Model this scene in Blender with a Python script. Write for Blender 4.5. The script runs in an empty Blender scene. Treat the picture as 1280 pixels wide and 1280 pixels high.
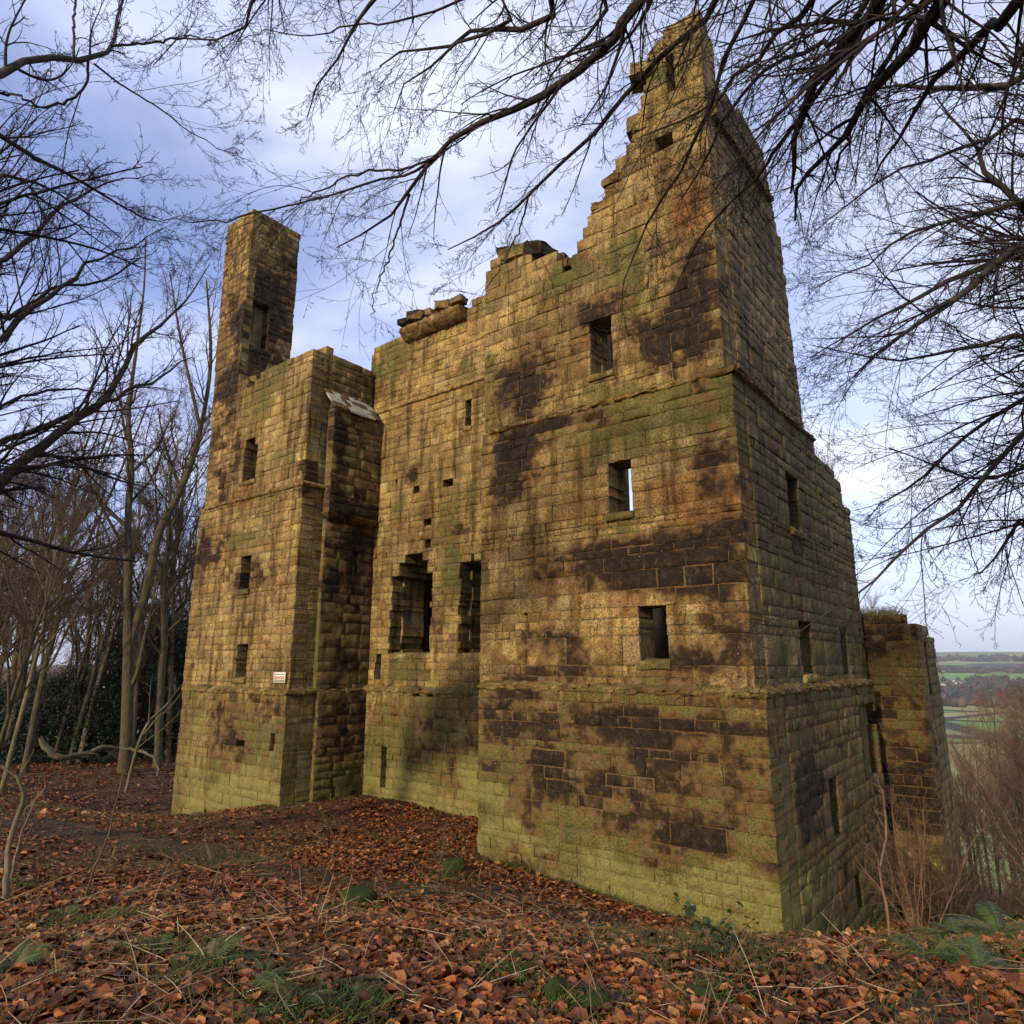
import bpy, math
import numpy as np

# ------------------------------------------------------------------ camera, world, sun, exposure
scene = bpy.context.scene
COL = scene.collection
F, PITCH = 855.0, math.radians(12.53)          # focal length in px of a 1280 px frame, upward tilt
cam_d = bpy.data.cameras.new("camera")
cam_d.sensor_width = 36.0
cam_d.lens = 36.0 * F / 1280.0
cam_d.clip_start, cam_d.clip_end = 0.05, 40000.0
cam = bpy.data.objects.new("camera", cam_d)
cam.location = (0, 0, 0)                        # eye height is z = 0, the ground below it is at -1.65
cam.rotation_euler = (math.radians(90) + PITCH, 0, 0)
COL.objects.link(cam)
scene.camera = cam

SUN_DIR = np.array([-0.570, -0.822, 0.0]); SUN_DIR /= np.linalg.norm(SUN_DIR)   # horizontal direction towards the sun
SUN_EL = math.radians(20)
SUN_AZ = math.atan2(SUN_DIR[0], SUN_DIR[1])     # clockwise from +Y
sun_d = bpy.data.lights.new("sun", 'SUN')
sun_d.energy = 3.8
sun_d.angle = math.radians(3.0)   # thin cloud in front of the sun softens its edges
sun_d.color = (1.0, 0.83, 0.59)
sun = bpy.data.objects.new("sun", sun_d)
sun.rotation_euler = (math.radians(90) - SUN_EL, 0, math.pi - SUN_AZ)
COL.objects.link(sun)

world = bpy.data.worlds.new("World"); scene.world = world
world.use_nodes = True
def build_world():
    nt = world.node_tree; nt.nodes.clear(); N = nt.nodes.new; L = nt.links.new
    out = N('ShaderNodeOutputWorld'); bg = N('ShaderNodeBackground'); L(bg.outputs[0], out.inputs[0])
    bg.inputs['Strength'].default_value = 0.145
    sky = N('ShaderNodeTexSky'); sky.sky_type = 'NISHITA'; sky.sun_disc = False
    sky.sun_elevation = SUN_EL; sky.sun_rotation = SUN_AZ
    sky.air_density = 1.0; sky.dust_density = 0.6; sky.ozone_density = 2.5
    tc = N('ShaderNodeTexCoord')
    sep = N('ShaderNodeSeparateXYZ'); L(tc.outputs['Generated'], sep.inputs[0])
    # clouds on a flat layer: divide by elevation so that they crowd towards the horizon
    zz = N('ShaderNodeMath'); zz.operation = 'MAXIMUM'; L(sep.outputs['Z'], zz.inputs[0]); zz.inputs[1].default_value = 0.0
    za = N('ShaderNodeMath'); za.operation = 'ADD'; L(zz.outputs[0], za.inputs[0]); za.inputs[1].default_value = 0.22
    dv = N('ShaderNodeVectorMath'); dv.operation = 'DIVIDE'; L(tc.outputs['Generated'], dv.inputs[0])
    cb = N('ShaderNodeCombineXYZ')
    for i in range(3): L(za.outputs[0], cb.inputs[i])
    L(cb.outputs[0], dv.inputs[1])
    mp = N('ShaderNodeMapping'); L(dv.outputs[0], mp.inputs[0]); mp.inputs['Location'].default_value = (3.2, 0.6, 0)
    mp.inputs['Scale'].default_value = (1.0, 1.5, 0.6); mp.inputs['Rotation'].default_value = (0, 0, 0.5)
    n1 = N('ShaderNodeTexNoise'); L(mp.outputs[0], n1.inputs['Vector']); n1.inputs['Scale'].default_value = 1.5
    n1.inputs['Detail'].default_value = 7; n1.inputs['Roughness'].default_value = 0.52
    n2 = N('ShaderNodeTexNoise'); L(mp.outputs[0], n2.inputs['Vector']); n2.inputs['Scale'].default_value = 0.8
    n2.inputs['Detail'].default_value = 4
    cov = N('ShaderNodeMapRange'); cov.interpolation_type = 'SMOOTHSTEP'
    L(n1.outputs['Fac'], cov.inputs['Value']); cov.inputs['From Min'].default_value = 0.40; cov.inputs['From Max'].default_value = 0.66
    cov.inputs['To Min'].default_value = 0.30; cov.inputs['To Max'].default_value = 1.0
    hz = N('ShaderNodeMapRange'); L(sep.outputs['Z'], hz.inputs['Value'])
    hz.inputs['From Min'].default_value = 0.0; hz.inputs['From Max'].default_value = 0.55
    hz.inputs['To Min'].default_value = 0.85; hz.inputs['To Max'].default_value = 0.0
    mx = N('ShaderNodeMath'); mx.operation = 'MAXIMUM'; L(cov.outputs[0], mx.inputs[0]); L(hz.outputs[0], mx.inputs[1])
    ccol = N('ShaderNodeMix'); ccol.data_type = 'RGBA'
    cm = N('ShaderNodeMapRange'); cm.interpolation_type = 'SMOOTHSTEP'; L(n2.outputs['Fac'], cm.inputs['Value']); cm.inputs['From Min'].default_value = 0.36; cm.inputs['From Max'].default_value = 0.66
    L(cm.outputs[0], ccol.inputs['Factor'])
    ccol.inputs['A'].default_value = (2.7, 3.4, 6.3, 1); ccol.inputs['B'].default_value = (6.2, 6.5, 7.6, 1)
    # the cloud thins to bright white over the valley, to the right
    rt = N('ShaderNodeMapRange'); rt.interpolation_type = 'SMOOTHSTEP'; L(sep.outputs['X'], rt.inputs['Value'])
    rt.inputs['From Min'].default_value = -0.1; rt.inputs['From Max'].default_value = 0.75; rt.inputs['To Max'].default_value = 0.85
    cc1 = N('ShaderNodeMix'); cc1.data_type = 'RGBA'; L(rt.outputs[0], cc1.inputs['Factor'])
    L(ccol.outputs['Result'], cc1.inputs['A']); cc1.inputs['B'].default_value = (6.4, 6.6, 7.3, 1)
    mx2 = N('ShaderNodeMath'); mx2.operation = 'MAXIMUM'; L(mx.outputs[0], mx2.inputs[0]); L(rt.outputs[0], mx2.inputs[1])
    # slate-blue bank low on the horizon
    hb = N('ShaderNodeMapRange'); hb.interpolation_type = 'SMOOTHSTEP'; L(sep.outputs['Z'], hb.inputs['Value'])
    hb.inputs['From Min'].default_value = 0.0; hb.inputs['From Max'].default_value = 0.17
    cc2 = N('ShaderNodeMix'); cc2.data_type = 'RGBA'; L(hb.outputs[0], cc2.inputs['Factor'])
    cc2.inputs['A'].default_value = (3.3, 3.8, 4.9, 1); L(cc1.outputs['Result'], cc2.inputs['B'])
    gain = N('ShaderNodeMix'); gain.data_type = 'RGBA'; gain.blend_type = 'MULTIPLY'; gain.inputs['Factor'].default_value = 1
    L(sky.outputs[0], gain.inputs['A']); gain.inputs['B'].default_value = (1.25, 1.12, 1.35, 1)
    fin = N('ShaderNodeMix'); fin.data_type = 'RGBA'; L(mx2.outputs[0], fin.inputs['Factor'])
    L(gain.outputs['Result'], fin.inputs['A']); L(cc2.outputs['Result'], fin.inputs['B'])
    L(fin.outputs['Result'], bg.inputs['Color'])
build_world()
scene.view_settings.view_transform = 'Standard'
scene.view_settings.look = 'None'
scene.view_settings.exposure = 0.3
scene.view_settings.gamma = 1.0
scene.view_settings.use_curve_mapping = False
scene.cycles.max_bounces = 6
scene.cycles.diffuse_bounces = 3
scene.cycles.transparent_max_bounces = 8

# ------------------------------------------------------------------ helpers
CP, SP = math.cos(PITCH), math.sin(PITCH)
def ray(px, py):
    dx, dy = px - 640.0, py - 640.0
    v = np.array([dx, F * CP + dy * SP, F * SP - dy * CP])
    return v / np.linalg.norm(v)
D = 11.0
O = np.array([0.3586 * D, D])                  # castle origin: front right corner of the plinth
EX = np.array([0.788, -0.6157]); EY = np.array([0.6157, 0.788])
EX /= np.linalg.norm(EX); EY = np.array([-EX[1], EX[0]])
CROT = math.atan2(EX[1], EX[0])
ZB = -3.83
def w2l(x, y):
    dx, dy = x - O[0], y - O[1]
    return dx * EX[0] + dy * EX[1], dx * EY[0] + dy * EY[1]
def l2w(lx, ly):
    return O[0] + lx * EX[0] + ly * EY[0], O[1] + lx * EX[1] + ly * EY[1]
CL = w2l(0, 0)
def fy(px, py, y):                             # a point of the photo on the castle plane y = const -> (x, z)
    r = ray(px, py); rl = (r[0] * EX[0] + r[1] * EX[1], r[0] * EY[0] + r[1] * EY[1])
    t = (y - CL[1]) / rl[1]
    return CL[0] + t * rl[0], t * r[2]
def fx(px, py, x):                             # the same on a plane x = const -> (y, z)
    r = ray(px, py); rl = (r[0] * EX[0] + r[1] * EX[1], r[0] * EY[0] + r[1] * EY[1])
    t = (x - CL[0]) / rl[0]
    return CL[1] + t * rl[1], t * r[2]

def link(name, data, parent=None, loc=(0, 0, 0)):
    o = bpy.data.objects.new(name, data); COL.objects.link(o)
    o.location = loc
    if parent is not None: o.parent = parent
    return o
def tag(o, label=None, cat=None, group=None, kind=None):
    if label: o['label'] = label
    if cat: o['category'] = cat
    if group: o['group'] = group
    if kind: o['kind'] = kind
    return o
def mesh_np(name, V, faces, mats, mat_idx=None, smooth=None, attrs=None):
    """V (n,3); faces: list of (m,k) int arrays; attrs: {name: (n,4)} point colours"""
    me = bpy.data.meshes.new(name)
    V = np.asarray(V, dtype=np.float32)
    faces = [np.asarray(f, dtype=np.int32) for f in faces if len(f)]
    me.vertices.add(len(V)); me.vertices.foreach_set('co', V.ravel())
    nl = sum(f.size for f in faces); nf = sum(len(f) for f in faces)
    me.loops.add(nl); me.polygons.add(nf)
    me.loops.foreach_set('vertex_index', np.concatenate([f.ravel() for f in faces]))
    tot = np.concatenate([np.full(len(f), f.shape[1], dtype=np.int32) for f in faces])
    start = np.concatenate([[0], np.cumsum(tot)[:-1]]).astype(np.int32)
    me.polygons.foreach_set('loop_start', start)
    if mat_idx is not None: me.polygons.foreach_set('material_index', np.asarray(mat_idx, dtype=np.int32))
    if smooth is not None:
        s = np.full(nf, bool(smooth)) if np.isscalar(smooth) else np.asarray(smooth, dtype=bool)
        me.polygons.foreach_set('use_smooth', s)
    for k, a in (attrs or {}).items():
        at = me.attributes.new(k, 'FLOAT_COLOR', 'POINT')
        at.data.foreach_set('color', np.asarray(a, dtype=np.float32).ravel())
    for m in (mats if isinstance(mats, (list, tuple)) else [mats]): me.materials.append(m)
    me.update(calc_edges=True); me.validate(verbose=False)
    return me
def _hash(i, j, k, seed):
    h = (i * 374761393 + j * 668265263 + k * 2147483647 + seed * 1274126177) & 0xffffffff
    h = ((h ^ (h >> 13)) * 1274126177) & 0xffffffff
    h = h ^ (h >> 16)
    return (h & 0xffff) / 65535.0
def vnoise(p, seed=0):
    p = np.asarray(p, dtype=np.float64); i = np.floor(p).astype(np.int64); f = p - i; f = f * f * (3 - 2 * f)
    r = 0
    for a in (0, 1):
        for b in (0, 1):
            for c in (0, 1):
                w = (f[:, 0] if a else 1 - f[:, 0]) * (f[:, 1] if b else 1 - f[:, 1]) * (f[:, 2] if c else 1 - f[:, 2])
                r = r + w * _hash(i[:, 0] + a, i[:, 1] + b, i[:, 2] + c, seed)
    return r
def fbm(p, oct=4, seed=0):
    p = np.asarray(p, dtype=np.float64); s = 0; a = 0.5; t = 0
    for o in range(oct):
        s = s + a * vnoise(p * 2 ** o + 17.3 * o, seed + o); t += a; a *= 0.5
    return s / t
def sstep(a, b, x):
    t = np.clip((x - a) / (b - a), 0, 1); return t * t * (3 - 2 * t)

# ------------------------------------------------------------------ materials
class G:                                        # small node-graph helper
    def __init__(s, name):
        s.m = bpy.data.materials.new(name); s.m.use_nodes = True
        s.nt = s.m.node_tree; s.nt.nodes.clear()
        s.out = s.n('ShaderNodeOutputMaterial'); s.b = s.n('ShaderNodeBsdfPrincipled')
        s.l(s.b.outputs[0], s.out.inputs['Surface'])
        s.b.inputs['Roughness'].default_value = 0.9
        s.b.inputs['Specular IOR Level'].default_value = 0.25
    def n(s, t): return s.nt.nodes.new(t)
    def l(s, a, b): s.nt.links.new(a, b)
    def attr(s, name): a = s.n('ShaderNodeAttribute'); a.attribute_name = name; return a
    def sepc(s, c): x = s.n('ShaderNodeSeparateColor'); s.l(c, x.inputs[0]); return x.outputs
    def noise(s, vec, scale, detail=4, rough=0.55, dist=0.0):
        x = s.n('ShaderNodeTexNoise'); x.inputs['Scale'].default_value = scale; x.inputs['Detail'].default_value = detail
        x.inputs['Roughness'].default_value = rough; x.inputs['Distortion'].default_value = dist
        if vec is not None: s.l(vec, x.inputs['Vector'])
        return x.outputs['Fac']
    def vor(s, vec, scale, feature='F1'):
        x = s.n('ShaderNodeTexVoronoi'); x.feature = feature; x.inputs['Scale'].default_value = scale
        if vec is not None: s.l(vec, x.inputs['Vector'])
        return x
    def math(s, op, a, b=None, clamp=False):
        x = s.n('ShaderNodeMath'); x.operation = op; x.use_clamp = clamp
        for i, v in enumerate((a, b)):
            if v is None: continue
            if isinstance(v, (int, float)): x.inputs[i].default_value = v
            else: s.l(v, x.inputs[i])
        return x.outputs[0]
    def rng(s, v, a, b, c=0.0, d=1.0, smooth=True):
        x = s.n('ShaderNodeMapRange'); x.interpolation_type = 'SMOOTHSTEP' if smooth else 'LINEAR'
        s.l(v, x.inputs['Value'])
        for k, q in (('From Min', a), ('From Max', b), ('To Min', c), ('To Max', d)): x.inputs[k].default_value = q
        return x.outputs[0]
    def mix(s, f, a, b, mode='MIX'):
        x = s.n('ShaderNodeMix'); x.data_type = 'RGBA'; x.blend_type = mode
        for k, v in (('Factor', f), ('A', a), ('B', b)):
            if isinstance(v, (int, float)): x.inputs[k].default_value = v
            elif isinstance(v, tuple): x.inputs[k].default_value = (*v, 1)[:4]
            else: s.l(v, x.inputs[k])
        return x.outputs['Result']
    def ramp(s, f, stops):
        x = s.n('ShaderNodeValToRGB'); s.l(f, x.inputs[0]); e = x.color_ramp.elements
        while len(e) < len(stops): e.new(0.5)
        for el, (p, c) in zip(e, stops): el.position = p; el.color = (*c, 1)
        return x.outputs[0]
    def bump(s, h, strength=0.5, dist=0.02, prev=None):
        x = s.n('ShaderNodeBump'); x.inputs['Strength'].default_value = strength; x.inputs['Distance'].default_value = dist
        s.l(h, x.inputs['Height'])
        if prev is not None: s.l(prev, x.inputs['Normal'])
        return x.outputs[0]
    def pos(s): return s.n('ShaderNodeNewGeometry').outputs['Position']
    def done(s, col, normal=None, rough=None):
        if isinstance(col, tuple): s.b.inputs['Base Color'].default_value = (*col, 1)
        else: s.l(col, s.b.inputs['Base Color'])
        if normal is not None: s.l(normal, s.b.inputs['Normal'])
        if rough is not None: s.b.inputs['Roughness'].default_value = rough
        return s.m

def mat_stone(name, mortar=False):
    g = G(name); p = g.pos()
    tone = g.attr('tone'); st = g.attr('stain'); ts = g.sepc(tone.outputs['Color']); ss = g.sepc(st.outputs['Color'])
    nb = g.noise(p, 0.55, 4); nm = g.noise(p, 4.5, 5, 0.6); nf = g.noise(p, 28, 5, 0.65)
    if mortar:
        col = g.mix(nm, (0.20, 0.155, 0.075), (0.35, 0.28, 0.15))
    else:
        f = g.math('ADD', g.math('MULTIPLY', ts[0], 0.24), g.math('MULTIPLY', g.noise(p, 2.1, 6, 0.66), 1.15))
        f = g.math('SUBTRACT', f, 0.18, True)
        col = g.ramp(f, [(0.0, (0.075, 0.044, 0.015)), (0.25, (0.185, 0.112, 0.034)), (0.48, (0.300, 0.202, 0.066)),
                         (0.72, (0.41, 0.292, 0.108)), (1.0, (0.48, 0.37, 0.18))])
        col = g.mix(g.rng(ts[1], 0.80, 1.0, 0, 0.4), col, (0.185, 0.118, 0.078))        # pinkish stones
        col = g.mix(g.rng(ts[2], 0.80, 1.0, 0, 0.35), col, (0.15, 0.13, 0.075))              # greyish stones
    # grey cast of whole faces
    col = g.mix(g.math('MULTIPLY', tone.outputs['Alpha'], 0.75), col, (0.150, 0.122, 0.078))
    # iron-orange
    om = g.rng(g.math('ADD', st.outputs['Alpha'], g.math('MULTIPLY', g.math('SUBTRACT', nm, 0.5), 0.9)), 0.35, 0.95, 0, 0.75)
    col = g.mix(om, col, (0.30, 0.125, 0.035))
    # soft weather mottling
    col = g.mix(1.0, col, g.ramp(nf, [(0.30, (0.40, 0.37, 0.33)), (0.5, (0.95, 0.95, 0.95)), (0.72, (1.30, 1.28, 1.22))]), 'MULTIPLY')
    col = g.mix(1.0, col, g.ramp(nb, [(0.32, (0.55, 0.51, 0.46)), (0.5, (0.95, 0.94, 0.92)), (0.66, (1.28, 1.26, 1.12))]), 'MULTIPLY')
    n8 = g.noise(p, 75, 4, 0.7)
    col = g.mix(1.0, col, g.ramp(n8, [(0.30, (0.55, 0.53, 0.50)), (0.5, (1.0, 1.0, 1.0)), (0.72, (1.22, 1.2, 1.16))]), 'MULTIPLY')
    pit = g.vor(p, 34); pm = g.math('MULTIPLY', g.rng(pit.outputs['Distance'], 0.30, 0.16), g.rng(nm, 0.50, 0.62))
    col = g.mix(g.math('MULTIPLY', pm, 0.7), col, (0.035, 0.022, 0.012))
    # water runs: dark streaks down the face
    ms = g.n('ShaderNodeMapping'); g.l(p, ms.inputs[0]); ms.inputs['Scale'].default_value = (2.6, 2.6, 0.32)
    run = g.noise(ms.outputs[0], 1.6, 5, 0.6)
    col = g.mix(1.0, col, g.ramp(run, [(0.36, (0.36, 0.34, 0.27)), (0.53, (1.0, 1.0, 1.0))]), 'MULTIPLY')
    # olive green film
    gm = g.rng(g.math('ADD', ss[1], g.math('MULTIPLY', g.math('SUBTRACT', g.noise(p, 3.8, 6, 0.68), 0.5), 1.7)), 0.24, 0.95, 0, 0.80)
    if mortar: gm = g.math('MULTIPLY', gm, 0.6)
    col = g.mix(gm, col, g.mix(nf, (0.036, 0.040, 0.009), (0.145, 0.136, 0.032)))
    # yellow-green algae
    lm = g.rng(g.math('ADD', ss[2], g.math('MULTIPLY', g.math('SUBTRACT', g.noise(p, 3.2, 6, 0.66), 0.5), 1.7)), 0.25, 1.0, 0, 0.80)
    col = g.mix(lm, col, g.mix(nm, (0.11, 0.102, 0.022), (0.34, 0.295, 0.085)))
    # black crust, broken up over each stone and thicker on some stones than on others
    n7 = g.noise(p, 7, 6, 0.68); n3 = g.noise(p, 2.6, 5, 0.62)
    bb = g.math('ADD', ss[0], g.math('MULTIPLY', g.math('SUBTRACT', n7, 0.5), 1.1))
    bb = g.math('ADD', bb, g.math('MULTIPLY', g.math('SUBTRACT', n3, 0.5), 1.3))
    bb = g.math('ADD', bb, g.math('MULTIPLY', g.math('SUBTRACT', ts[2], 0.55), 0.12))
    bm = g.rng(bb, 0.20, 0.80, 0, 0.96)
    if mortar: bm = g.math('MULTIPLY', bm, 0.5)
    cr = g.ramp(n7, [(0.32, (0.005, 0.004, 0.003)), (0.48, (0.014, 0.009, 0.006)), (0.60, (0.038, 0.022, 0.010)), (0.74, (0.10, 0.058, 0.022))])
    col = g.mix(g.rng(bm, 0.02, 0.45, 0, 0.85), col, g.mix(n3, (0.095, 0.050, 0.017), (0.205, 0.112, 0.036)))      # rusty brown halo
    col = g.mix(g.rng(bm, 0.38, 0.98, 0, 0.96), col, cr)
    col = g.mix(1.0, col, g.ramp(nf, [(0.34, (0.62, 0.60, 0.56)), (0.5, (1.0, 1.0, 1.0)), (0.70, (1.25, 1.22, 1.16))]), 'MULTIPLY')
    # pale lichen specks
    v = g.vor(p, 9); lk = g.math('MULTIPLY', g.rng(v.outputs['Distance'], 0.16, 0.08), g.rng(g.noise(p, 1.3, 3), 0.55, 0.7, 0, 0.5))
    col = g.mix(lk, col, (0.36, 0.35, 0.26))
    h = g.math('ADD', g.math('MULTIPLY', nm, 0.7), g.math('MULTIPLY', nf, 0.5))
    h = g.math('ADD', h, g.math('MULTIPLY', n8, 0.25)); h = g.math('SUBTRACT', h, g.math('MULTIPLY', pm, 0.35))
    nrm = g.bump(h, 1.0, 0.06)
    return g.done(col, nrm, 0.92)
M = {}
M['stone'] = mat_stone('weathered_sandstone'); M['mortar'] = mat_stone('lime_mortar', True)
# ------------------------------------------------------------------ the ruined castle: coursed stone walls, every stone modelled
STAIN = []                                      # stain patches on castle planes: (plane, c, s, z, rs, rz, channel, amount)
def stainF(px, py, y, rs, rz, ch, am): s, z = fy(px, py, y); STAIN.append(('F', y, s, z, rs, rz, ch, am * 1.15))
def stainS(px, py, x, rs, rz, ch, am): s, z = fx(px, py, x); STAIN.append(('S', x, s, z, rs, rz, ch, am))
CH = {'black': 0, 'green': 1, 'lime': 2, 'orange': 3}

class StoneBuf:
    def __init__(s): s.V = []; s.Q = []; s.mi = []; s.sm = []; s.tone = []; s.stain = []; s.n = 0
    def add(s, V, Q, mi, smooth, tone, stain):
        s.V.append(V); s.Q.append(Q + s.n); s.mi.append(np.full(len(Q), mi)); s.sm.append(smooth)
        s.tone.append(tone); s.stain.append(stain); s.n += len(V)
    def build(s, name, parent):
        me = mesh_np(name, np.concatenate(s.V), [np.concatenate(s.Q)], [M['stone'], M['mortar']],
                     np.concatenate(s.mi), np.concatenate(s.sm), {'tone': np.concatenate(s.tone), 'stain': np.concatenate(s.stain)})
        return link(name, me, parent)

NXG, NZG = 7, 5
def _tmpl():
    q = []; idx = lambda i, j: j * NXG + i
    for j in range(NZG - 1):
        for i in range(NXG - 1): q.append((idx(i, j), idx(i + 1, j), idx(i + 1, j + 1), idx(i, j + 1)))
    nfront = len(q); bd = [idx(i, 0) for i in range(NXG)] + [idx(NXG - 1, j) for j in range(1, NZG)] + \
        [idx(i, NZG - 1) for i in range(NXG - 2, -1, -1)] + [idx(0, j) for j in range(NZG - 2, 0, -1)]
    nb = len(bd); n0 = NXG * NZG
    for layer in range(2):                      # rim copy -> a little in -> back
        for k in range(nb):
            k2 = (k + 1) % nb; a = n0 + layer * nb
            q.append((a + k2, a + k, a + nb + k, a + nb + k2))
    return np.array(q), nfront, np.array(bd)
TQ, TNF, TBD = _tmpl()

def courses(z0, z1, h0, h1, seed, snaps=()):
    r = np.random.default_rng(seed); zs = [z0]
    while zs[-1] < z1 - h0 * 0.6: zs.append(zs[-1] + r.uniform(h0, h1) * (0.64 if r.random() < 0.26 else (1.25 if r.random() < .12 else 1)))
    zs[-1] = z1; zs = np.array(zs)
    for s in snaps:
        if z0 + .05 < s < z1 - .05:
            i = int(np.argmin(abs(zs[1:-1] - s))) + 1; zs[i] = s
    zs = np.unique(np.round(zs, 4)); keep = [zs[0]]
    for z in zs[1:-1]:
        if z - keep[-1] > 0.09: keep.append(z)
    keep.append(zs[-1]); return np.array(keep)

def wall(buf, o, d, s0, s1, zs, openings=(), top=None, T=0.75, seed=1, *a, **k):
    if T > .7:                                  # a thick wall is two skins of stone
        wall1(buf, o, d, s0, s1, zs, openings, top, .46, seed, *a, **k)
        n = np.array([d[1], -d[0]], float); k2 = dict(k); k2['raggedL'] = k2['raggedR'] = 0.0
        wall1(buf, np.array(o, float) - n * .465, d, s0, s1, zs, openings, top, T - .465, seed + 500, *a, **k2)
    else: wall1(buf, o, d, s0, s1, zs, openings, top, T, seed, *a, **k)
def wall1(buf, o, d, s0, s1, zs, openings=(), top=None, T=0.75, seed=1, plane=None, gray=0.0, base=None, rough=1.0,
         mdep=0.024, lmin=1.3, lmax=3.2, ground_lime=0.0, band_green=0.0, dark=0.0, green=0.0, raggedL=0.0, raggedR=0.0, orange=0.0, jag=.016):
    r = np.random.default_rng(seed); o = np.array(o, float); d = np.array(d, float); n = np.array([d[1], -d[0]])
    S0, S1, Z0, Z1, RUN = [], [], [], [], []
    for k in range(len(zs) - 1):
        za, zb_ = zs[k], zs[k + 1]; zm = (za + zb_) / 2; h = zb_ - za
        s0_ = s0(zm) if callable(s0) else s0; ss = np.arange(s0_, s1 + .001, 0.03); ok = np.ones(len(ss), bool)
        if top is not None: ok &= top(ss) > zm + (r.random() - .5) * h * .6
        if raggedL: ok &= ss > s0_ + r.random() * raggedL
        if raggedR: ok &= ss < s1 - r.random() * raggedR
        for (a, b, c, e) in openings:
            if min(zb_, e) - max(za, c) > 0.5 * min(h, e - c): ok &= ~((ss > a) & (ss < b))
        e = np.flatnonzero(np.diff(np.concatenate([[0], ok.astype(int), [0]])))
        for a, b in zip(e[::2], e[1::2]):
            sa, sb = ss[a], ss[min(b, len(ss)) - 1]
            for (oa, ob, oc, oe) in openings:     # exact jambs
                if min(zb_, oe) - max(za, oc) > 0.5 * min(h, oe - oc):
                    if abs(sa - ob) < .05: sa = ob + r.uniform(-.3, 1) * jag * (4 if ob - oa > .8 else 1)
                    if abs(sb - oa) < .05: sb = oa - r.uniform(-.3, 1) * jag * (4 if ob - oa > .8 else 1)
            if sb - sa < 0.1: continue
            RUN.append((sa, sb, za, zb_)); x = sa
            lin = [(oa - .2, ob + .2) for (oa, ob, oc, oe) in openings if abs(za - oe) < .03 and .3 < ob - oa < .9 and sa < oa - .3 and sb > ob + .3]
            while x < sb - 1e-4:
                w = h * r.uniform(lmin, lmax); w = min(max(w, .2), 1.25)
                if sb - (x + w) < 0.24: w = sb - x
                for la, lb in lin:                  # one long lintel stone over a window
                    if abs(x - la) < 1e-6: w = lb - la
                    elif x < la < x + w + .2: w = la - x
                S0.append(x); S1.append(x + w); Z0.append(za); Z1.append(zb_); x += w
    if not S0: return
    S0, S1, Z0, Z1 = map(np.array, (S0, S1, Z0, Z1)); m = len(S0)
    gap = r.uniform(.004, .010, m)
    jz = r.normal(0, .004, (m, 2)); hs, hz = (S1 - S0) / 2 - gap, (Z1 - Z0) / 2 - gap
    cs, cz = (S0 + S1) / 2, (Z0 + Z1) / 2 + jz[:, 0]
    bev = np.minimum(0.012 * r.uniform(.5, 1.8, m), hz * .5)
    u = np.stack([-np.ones(m), -1 + bev / hs, np.full(m, -.5), np.zeros(m), np.full(m, .5), 1 - bev / hs, np.ones(m)], 1)
    v = np.stack([-np.ones(m), -1 + bev / hz, np.zeros(m), 1 - bev / hz, np.ones(m)], 1)
    gs = (u * hs[:, None])[:, None, :].repeat(NZG, 1); gz = (v * hz[:, None])[:, :, None].repeat(NXG, 2)
    edge = np.zeros((NZG, NXG), bool); edge[0] = edge[-1] = True; edge[:, 0] = edge[:, -1] = True
    ring1 = np.zeros((NZG, NXG), bool); ring1[1] = ring1[-2] = True; ring1[:, 1] = ring1[:, -2] = True; ring1 &= ~edge
    prot = r.normal(0, .0055, m) * rough; ero = (r.random(m) < .16) * r.uniform(.006, .028, m) * rough
    dep = np.zeros((m, NZG, NXG)) - prot[:, None, None] + ero[:, None, None]
    dep += np.where(edge, 1, 0)[None] * (bev * .8)[:, None, None] + np.where(ring1, 1, 0)[None] * .003
    dep += r.normal(0, .005, dep.shape) * rough * np.where(edge, .6, 1)[None]
    dep = dep + 0
    dep += gs * r.normal(0, .006, m)[:, None, None] * rough + gz * r.normal(0, .014, m)[:, None, None] * rough
    dep = np.where(edge[None], np.clip(dep, -.05, .045), np.clip(dep, -.06, mdep - .007))
    corner = np.zeros((NZG, NXG), bool); corner[0, 0] = corner[0, -1] = corner[-1, 0] = corner[-1, -1] = True
    gs = gs + r.normal(0, .005, gs.shape) * rough; gz = gz + r.normal(0, .004, gz.shape) * rough
    gs = gs * np.where(corner, .985, 1)[None]; gz = gz * np.where(corner, .95, 1)[None]
    gs = gs.reshape(m, -1); gz = gz.reshape(m, -1); dep = dep.reshape(m, -1)
    bs, bz, bd_ = gs[:, TBD], gz[:, TBD], dep[:, TBD]
    ls = np.concatenate([gs, bs, bs, bs], 1); lz = np.concatenate([gz, bz, bz, bz], 1)
    ld = np.concatenate([dep, bd_, np.full_like(bd_, T * .4) , np.full_like(bd_, T - .03)], 1)
    s_ = ls + cs[:, None]; z_ = lz + cz[:, None]; sdep = s_ + np.clip(ld, 0, 2) * (1 if seed % 2 else -1)
    P = np.stack([o[0] + d[0] * s_ - n[0] * ld, o[1] + d[1] * s_ - n[1] * ld, z_], 2).reshape(-1, 3)
    nv = ls.shape[1]
    Q = (TQ[None] + (np.arange(m) * nv)[:, None, None]).reshape(-1, 4)
    sm = np.tile(np.concatenate([np.ones(TNF, bool), np.zeros(len(TQ) - TNF, bool)]), m)
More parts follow.
